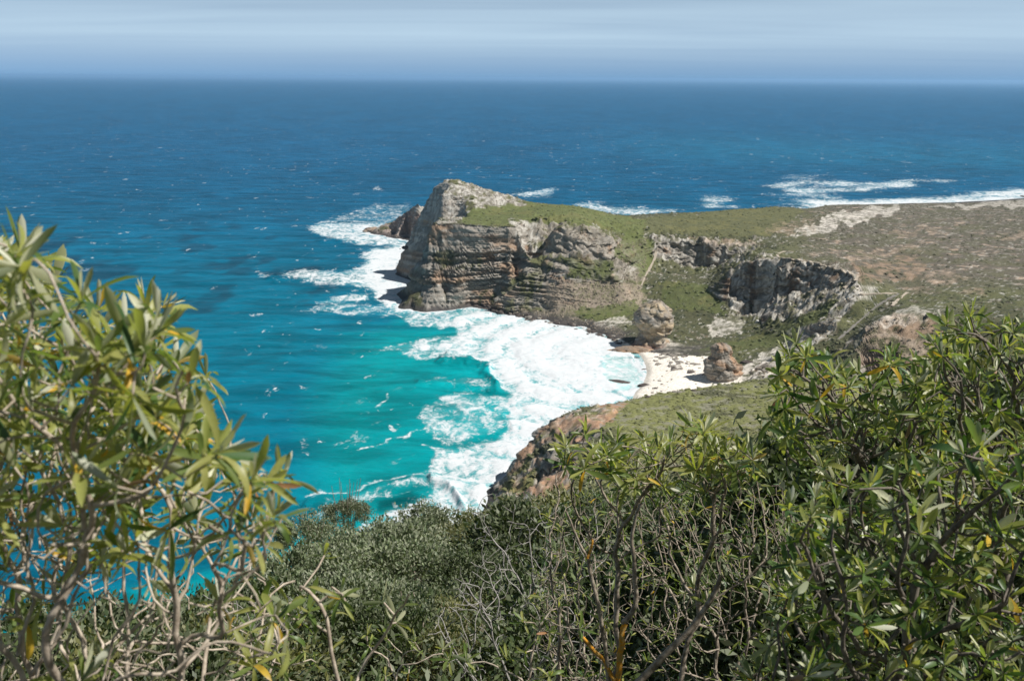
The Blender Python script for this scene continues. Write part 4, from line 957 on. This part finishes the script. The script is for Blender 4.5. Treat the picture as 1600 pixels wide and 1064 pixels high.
# left foreground shrub, very close to the viewer
PL = [(-160, 400), (0, 385), (25, 385), (60, 410), (100, 450), (160, 490), (215, 500), (265, 470), (280, 540), (310, 590), (300, 640), (340, 690), (420, 705), (440, 740), (440, 800), (430, 850), (420, 900), (330, 850), (200, 880), (0, 900), (-160, 900)]
A = poly_points(PL, 1500, 1.1, 2.1)
A2 = poly_points([(-100, 860), (300, 840), (440, 890), (480, 960), (400, 1064), (300, 1100), (-100, 1120)], 420, 1.25, 2.2)
leafy_shrub('leafy_shrub', 'pale branched shrub with upright yellow green leaves, close at the left edge', 'shrub', [gz(-260, 1.6), gz(-170, 1.9), gz(-60, 1.6), gz(90, 2.0)], np.concatenate([A, A2]), .03, .037, 'tan', .070, dict(green=.32, lime=.58, dark=.10, pale=.01, yellow=.02), ros=(8, 14), r0=.0016, rmax=.0062, ex=3.1, nbranch=90, skip=.14, wob=.42,
            leaf_ok=lambda p: rng.random() < np.interp(project(p)[1], [680, 780, 880, 960], [1.0, .55, .25, .14]))
# right foreground shrubs
PR1 = [(1450, 545), (1465, 500), (1490, 482), (1530, 484), (1560, 505), (1600, 515), (1720, 500), (1720, 760), (1480, 760), (1430, 640)]
leafy_shrub('leafy_shrub', 'tall leafy shrub at the right edge, its top crossing the far plateau', 'shrub', [gz(1540, 3.4), gz(1660, 3.3)], poly_points(PR1, 680, 2.9, 3.7), .05, .064, 'brown', .08, dict(green=.45, dark=.22, lime=.33, pale=.01), ros=(10, 16), wide=1.12, r0=.003, rmax=.02, nbranch=50, skip=.1)
PR2 = [(1212, 590), (1232, 548), (1262, 540), (1300, 560), (1340, 580), (1385, 545), (1430, 560), (1470, 600), (1490, 740), (1430, 800), (1300, 780), (1222, 720), (1200, 660)]
leafy_shrub('leafy_shrub', 'glossy leafy shrub in front of the dune and shaded rock wall', 'shrub', [gz(1290, 3.7), gz(1400, 3.6)], poly_points(PR2, 720, 3.0, 4.0), .05, .064, 'brown', .08, dict(green=.45, dark=.22, lime=.33, pale=.01), ros=(10, 16), wide=1.12, r0=.003, rmax=.02, nbranch=50, skip=.1)
PR3 = [(1215, 850), (1250, 770), (1330, 740), (1420, 720), (1500, 700), (1720, 690), (1720, 1180), (1120, 1180), (1180, 1000), (1200, 920)]
leafy_shrub('leafy_shrub', 'dense dark green leafy shrub filling the bottom right corner', 'shrub', [gz(1350, 2.7), gz(1500, 2.6), gz(1620, 2.6)], poly_points(PR3, 1250, 2.1, 3.1), .045, .054, 'brown', .074, dict(dark=.34, green=.42, lime=.24, pale=.01), ros=(10, 16), wide=1.12, r0=.003, rmax=.018, nbranch=50, skip=.12)
# straggly shrub in the middle, leafy only on top
PM = [(862, 705), (900, 690), (960, 695), (1020, 690), (1060, 670), (1100, 660), (1130, 690), (1190, 690), (1200, 740), (1080, 760), (960, 765), (880, 755)]
PM2 = [(820, 840), (870, 790), (1220, 760), (1230, 900), (1150, 1064), (900, 1064), (850, 950)]
leafy_shrub('straggly_shrub', 'straggly grey stemmed shrub with yellow green leaf tufts before the green promontory', 'shrub', [gz(975, 3.9), gz(1090, 4.0)], np.concatenate([poly_points(PM, 380, 3.5, 4.4), poly_points(PM2, 70, 3.6, 4.4)]), .045, .062, 'grey', .095, dict(lime=.6, green=.32, dark=.08, pale=.01), ros=(9, 15), r0=.0024, rmax=.013, nbranch=60, skip=.05, sprigs=.02, wob=.35,
            leaf_ok=lambda p: project(p)[1] < 775 or rng.random() < .15)
leafy_shrub('dry_shrub', 'dry tangle of bare grey twigs below the leaf tufts', 'shrub', [gz(900, 4.8), gz(1020, 5.0), gz(1150, 5.0), gz(1220, 4.6)], poly_points([(850, 800), (900, 770), (1230, 740), (1260, 900), (1220, 1064), (850, 1090), (820, 930)], 1150, 4.2, 6.2), .055, .075, 'grey', .062, dict(lime=.35, green=.45, dark=.2), ros=(3, 8), r0=.0019, rmax=.011, nbranch=90, skip=.25, sprigs=.10, max_own=200, wob=.5)
for k, (px_, py_, Y_, lab) in enumerate([(820, 1010, 3.2, 'small fresh sprig at the bottom edge left of the lichen stems'), (500, 985, 2.0, 'slender leafy sprig leaning out right of the left shrub'), (430, 1040, 3.0, 'small light green sprig at the bottom edge beside the left shrub'), (610, 1030, 3.6, 'little green sprig at the bottom edge below the dense thicket')]):
    c_ = at_y(px_, py_, Y_); A = c_ + rng.normal(0, 1, (26, 3)) * np.array([.10, .10, .07])
    leafy_shrub('sapling', lab, 'plant', [gz(px_, Y_)], A, .04, .05, 'tan', .07, dict(lime=.5, green=.5), ros=(6, 9), r0=.0022, rmax=.006, nbranch=10, skip=.1)
# stems crusted with orange lichen
rt = empty('lichen_stems', gz(968, 3.3)); tag(rt, 'forked dead stems crusted with orange lichen, bottom centre right', 'branches')
def stem(parent, pts, r_a, r_b, Y_, mat, name='branch'):
    W_ = np.array([at_y(p[0], p[1], Y_ + (p[2] if len(p) > 2 else 0)) for p in pts]); t_ = np.linspace(0, 1, 14)
    al = np.linspace(0, 1, len(W_)); q = np.stack([np.interp(t_, al, W_[:, i]) for i in range(3)], -1) + rng.normal(0, .004, (14, 3))
    V, Fc = tube(q - np.array(parent.location), r_a + (r_b - r_a) * t_ * (1 + rng.uniform(-.1, .1, 14)), 7)
    return new_obj(name, mesh_np(name, V, Fc, MB_[mat], True), parent)
Yl = 3.3
stem(rt, [(965, 1100), (966, 1040), (970, 1005), (974, 975)], .012, .011, Yl, 'lichen', 'lichen_branch')
stem(rt, [(974, 975), (995, 945), (992, 880), (985, 840), (1000, 790)], .011, .005, Yl, 'grey')
stem(rt, [(960, 1060), (942, 1030), (922, 1008), (906, 992)], .009, .007, Yl, 'lichen', 'lichen_branch')
stem(rt, [(955, 1080), (945, 1000), (935, 940), (920, 880), (918, 870)], .009, .006, Yl, 'grey')
stem(rt, [(918, 872), (922, 860), (925, 845)], .006, .004, Yl, 'lichen', 'lichen_branch')
stem(rt, [(918, 872), (908, 855), (900, 830), (885, 800)], .006, .003, Yl, 'grey')
stem(rt, [(970, 1090), (1030, 1030), (1080, 985), (1110, 940), (1125, 900)], .016, .008, Yl + .1, 'grey')
stem(rt, [(870, 1100), (873, 1030), (873, 980), (872, 940)], .008, .006, Yl + .3, 'grey')
# left shrub's long bare boughs
# dead silvery shrubs
for k, (px_, py_, Y_, sx, lab) in enumerate([(800, 930, 8.0, .55, 'silvery dead shrub standing in the shade of the thicket'), (850, 850, 9.0, .75, 'silvery leafless bush at the top edge of the shaded hollow'), (800, 1000, 6.5, .6, 'sprawling dead silver branches low at bottom centre'), (400, 960, 7.5, .45, 'grey dead twigs seen behind the left shrub')]):
    c_ = at_y(px_, py_, Y_); A = c_ + (rng.random((150, 3)) - .5) * np.array([2.0, 1.4, 1.1]) * sx
    b0 = (c_[0], Y_, ground(c_[0], Y_)); rt = empty('dead_shrub', b0); tag(rt, lab, 'shrub')
    N, par = grow([b0], A, .06, .08, wob=.4); cs, rad, ch = chains(N, par, .003, rmax=.02); cs.sort(key=lambda c_: -sum(rad[c_])); tw = []
    for j, c2 in enumerate(cs):
        V, Fc = tube(N[c2] - np.array(b0), np.minimum(rad[c2], rad[c2[1]]), 5)
        if j < 14: new_obj('branch', mesh_np('branch', V, Fc, MB_['dead'], True), rt)
        else: tw.append((V, Fc))
    V, Fc = join(tw); tag(new_obj('twigs', mesh_np('twigs', V, Fc, MB_['dead'], True), rt), kind='stuff')

# thicket of small-leaved shrubs on the hillside
MT = dict(grey=leaf_mat('small_leaf_grey_green', (.065, .095, .045), (.200, .235, .130), (.26, .28, .19), .2, .55, .3, .3), olive=leaf_mat('small_leaf_olive', (.110, .125, .040), (.200, .195, .070), (.22, .22, .12), .25, .5, .3, .3), dark=leaf_mat('small_leaf_dark', (.040, .065, .026), (.100, .130, .050), (.15, .17, .10), .2, .5, .35, .3))
def crown_mesh(seed, nclump, nleaf, ls, mk):
    r = np.random.default_rng(seed)
    d = r.normal(0, 1, (nclump, 3)); d /= np.linalg.norm(d, axis=1, keepdims=True); d[:, 2] = np.abs(d[:, 2]) * 1.0 - .25 * (r.random(nclump) < .4)
    rr = r.uniform(.55, 1.0, (nclump, 1)) ** .5 * (.78 + .5 * r.random((nclump, 1)))
    cen = d * rr * np.array([1, 1, .72]); 
    P0 = np.repeat(cen, nleaf, 0) + r.normal(0, 1, (nclump * nleaf, 3)) * .105 * np.array([1, 1, .8])
    n_ = len(P0)
    dr = r.normal(0, .7, (n_, 3)) + np.repeat(d, nleaf, 0) * .8 + np.array([0, 0, .55]); dr /= np.linalg.norm(dr, axis=1, keepdims=True)
    sd = np.cross(dr, r.normal(0, 1, (n_, 3))); sd /= np.linalg.norm(sd, axis=1, keepdims=True)
    ln = ls * r.uniform(.6, 1.3, (n_, 1)); wd = ln * .22
    V = np.stack([P0, P0 + dr * ln * .5 + sd * wd, P0 + dr * ln, P0 + dr * ln * .5 - sd * wd], 1).reshape(-1, 3)
    return mesh_np('crown', V, np.arange(n_ * 4).reshape(-1, 4), MT[mk], False)
def stem_mesh(seed):
    r = np.random.default_rng(seed); ps = []
    for k in range(9):
        a = r.uniform(0, 6.28); e_ = r.uniform(.25, .8); q = np.array([[0, 0, -.75], [math.cos(a) * e_ * .3, math.sin(a) * e_ * .3, -.3], [math.cos(a + .3) * e_ * .7, math.sin(a + .3) * e_ * .7, .15], [math.cos(a + .2) * e_, math.sin(a + .2) * e_, .5]])
        t_ = np.linspace(0, 1, 8); q = np.stack([np.interp(t_, np.linspace(0, 1, 4), q[:, i]) for i in range(3)], -1) + r.normal(0, .02, (8, 3)); ps.append(tube(q, .030 * (1 - .7 * t_), 5))
    V, Fc = join(ps); return mesh_np('stem', V, Fc, MB_['grey'], True)
CR = {'grey': [crown_mesh(k, 74, 120, .085, 'grey') for k in (1, 2, 3)], 'olive': [crown_mesh(k, 70, 110, .075, 'olive') for k in (4, 5)], 'dark': [crown_mesh(k, 110, 75, .09, 'dark') for k in (6, 7)]}
ST = [stem_mesh(k) for k in (1, 2)]
TH = [  # (pixel x, pixel y of the top, distance, crown radius, kind)
    (480, 815, 34, 1.3, 'grey'), (540, 786, 37, .9, 'grey'), (590, 835, 31, 1.5, 'grey'), (665, 800, 36, 1.5, 'grey'), (745, 806, 39, 1.4, 'olive'), (815, 788, 42, 1.4, 'dark'), (872, 785, 38, 1.5, 'olive'),
    (530, 850, 26, 1.3, 'grey'), (625, 862, 25, 1.5, 'grey'), (712, 850, 27, 1.3, 'olive'), (785, 835, 30, 1.3, 'olive'), (465, 905, 19, 1.2, 'grey'), (560, 905, 19, 1.2, 'grey'), (650, 918, 19, 1.1, 'grey'), (745, 935, 18, .9, 'dark'),
    (420, 960, 13.5, .9, 'dark'), (500, 965, 13.5, .9, 'grey'), (585, 970, 13, .85, 'grey'), (668, 985, 12, .7, 'dark'), (742, 992, 11, .6, 'olive'), (845, 838, 20, 1.7, 'dark'), (905, 802, 23, 1.8, 'olive'), (975, 800, 22, 1.6, 'dark'), (1050, 790, 20, 1.7, 'dark'), (1125, 780, 19, 1.7, 'dark'), (1195, 760, 17, 1.6, 'dark'),
    (900, 900, 11, 1.1, 'dark'), (990, 900, 10, 1.2, 'dark'), (1080, 880, 10, 1.3, 'dark'), (1170, 860, 9.5, 1.3, 'dark'), (370, 1030, 9.5, .7, 'dark'), (470, 1035, 9.5, .75, 'dark'), (560, 1040, 9.5, .7, 'dark'), (650, 1035, 9.3, .65, 'dark'), (722, 1045, 8.6, .55, 'olive'), (800, 1050, 7.6, .5, 'olive'), (880, 1010, 7.5, .8, 'dark'), (340, 965, 13, 1.0, 'dark'),
    (1760, 620, 8, 1.6, 'dark'), (1900, 600, 10, 2.0, 'olive'), (1700, 560, 14, 2.2, 'olive'), (2050, 560, 13, 2.2, 'dark'),
    (60, 1000, 6.5, .8, 'dark'), (170, 985, 7.5, .9, 'dark'), (270, 975, 8.5, .9, 'dark'), (330, 1010, 7, .8, 'olive'), (-40, 1040, 5.5, .8, 'dark'), (110, 1050, 5.2, .7, 'olive'), (240, 1050, 5.5, .7, 'dark'),
    (1260, 740, 8, 1.2, 'dark'), (1380, 700, 7, 1.2, 'dark'), (1500, 680, 6.5, 1.2, 'dark'), (1600, 640, 6.5, 1.3, 'dark'), (1300, 900, 5.5, .9, 'dark'), (1450, 860, 5, .9, 'dark'), (1600, 860, 5, .9, 'dark')]
LAB = {'grey': ('grey green small-leaved shrub in the thicket above the surf', 'grey green shrubs of the thicket'), 'olive': ('olive green small-leaved shrub among the thicket below the cliff', 'olive shrubs of the thicket'), 'dark': ('dark green small-leaved shrub in the shaded undergrowth', 'dark shrubs of the undergrowth')}
ORD = ['leftmost', 'second from left', 'third from left', 'fourth from left', 'fifth from left', 'sixth from left', 'seventh from left', 'eighth from left', 'ninth from left', 'tenth from left']
SKY_ROW = {i: n_i for n_i, i in enumerate(sorted(range(7), key=lambda j: TH[j][0]))}
for k, (px_, py_, Y_, r_, kd) in enumerate(TH):
    T = at_y(px_, py_, Y_); g = ground(T[0], Y_); h = max(T[2] - g, .5)
    rt = empty('thicket_shrub', (T[0], Y_, g)); where = 'behind the bare stems of the left shrub' if px_ < 425 else 'low in the central thicket' if px_ < 860 else 'behind the tangle of grey twigs' if px_ < 1230 else 'in the gaps behind the right-hand leafy shrubs'
    if k not in SKY_ROW and kd != 'grey': LABK = (('dark green' if kd == 'dark' else 'olive green') + ' small-leaved shrub ' + where, ('dark' if kd == 'dark' else 'olive') + ' shrubs ' + where)
    else: LABK = LAB[kd]
    tag(rt, LABK[0] if k not in SKY_ROW else ORD[SKY_ROW[k]] + ' of the thicket shrubs whose tops stand against the surf', 'shrub', LABK[1])
    zc = max(h - .72 * r_ * .95, .15)
    a = new_obj('crown', CR[kd][k % len(CR[kd])], rt); a.location = (0, 0, zc); a.scale = (r_, r_, r_ * random.uniform(.85, 1.0)); a.rotation_euler = (0, 0, random.uniform(0, 6.28))
    b_ = new_obj('stem', ST[k % 2], rt); b_.location = (0, 0, zc); b_.scale = (r_, r_, max(zc + .25, .5) / .75); b_.rotation_euler = (0, 0, random.uniform(0, 6.28))
# low undergrowth on the near ground
n_ = 32000
yy_ = 5 + 60 * rng.random(n_) ** 1.8; xx_ = (rng.uniform(-300, 2000, n_) - 800) / F_PX * yy_ * 1.05
zz_ = hbase(xx_, yy_)
P0 = np.stack([xx_, yy_, zz_ + .15 + .45 * rng.random(n_)], -1); dr = rng.normal(0, .6, (n_, 3)) + np.array([0, 0, .6]); dr /= np.linalg.norm(dr, axis=1, keepdims=True)
sd = np.cross(dr, rng.normal(0, 1, (n_, 3))); sd /= np.linalg.norm(sd, axis=1, keepdims=True); ln = rng.uniform(.06, .16, (n_, 1)) * (.6 + yy_[:, None] / 40)
V = np.stack([P0, P0 + dr * ln * .5 + sd * ln * .16, P0 + dr * ln, P0 + dr * ln * .5 - sd * ln * .16], 1).reshape(-1, 3)
tag(new_obj('undergrowth', mesh_np('undergrowth', V, np.arange(n_ * 4).reshape(-1, 4), MT['dark'], False)), label='low dark leafy undergrowth covering the near hillside', kind='stuff')
# ------------------------------------------------------------------ haze
import bmesh
bm = bmesh.new(); bmesh.ops.create_cube(bm, size=1)
bmesh.ops.scale(bm, vec=(420000, 420000, 190), verts=bm.verts); bmesh.ops.translate(bm, vec=(0, 0, 88), verts=bm.verts)
me = bpy.data.meshes.new('haze'); bm.to_mesh(me); bm.free()
m = bpy.data.materials.new('haze_air'); m.use_nodes = True; n = m.node_tree.nodes; n.clear()
out = n.new('ShaderNodeOutputMaterial'); pv = n.new('ShaderNodeVolumePrincipled'); pv.inputs['Density'].default_value = 3.0e-5; pv.inputs['Color'].default_value = (.42, .68, .95, 1); pv.inputs['Anisotropy'].default_value = .2
m.node_tree.links.new(pv.outputs[0], out.inputs['Volume']); me.materials.append(m)
o = new_obj('haze', me); tag(o, kind='stuff', label='thin pale sea haze over the whole view')
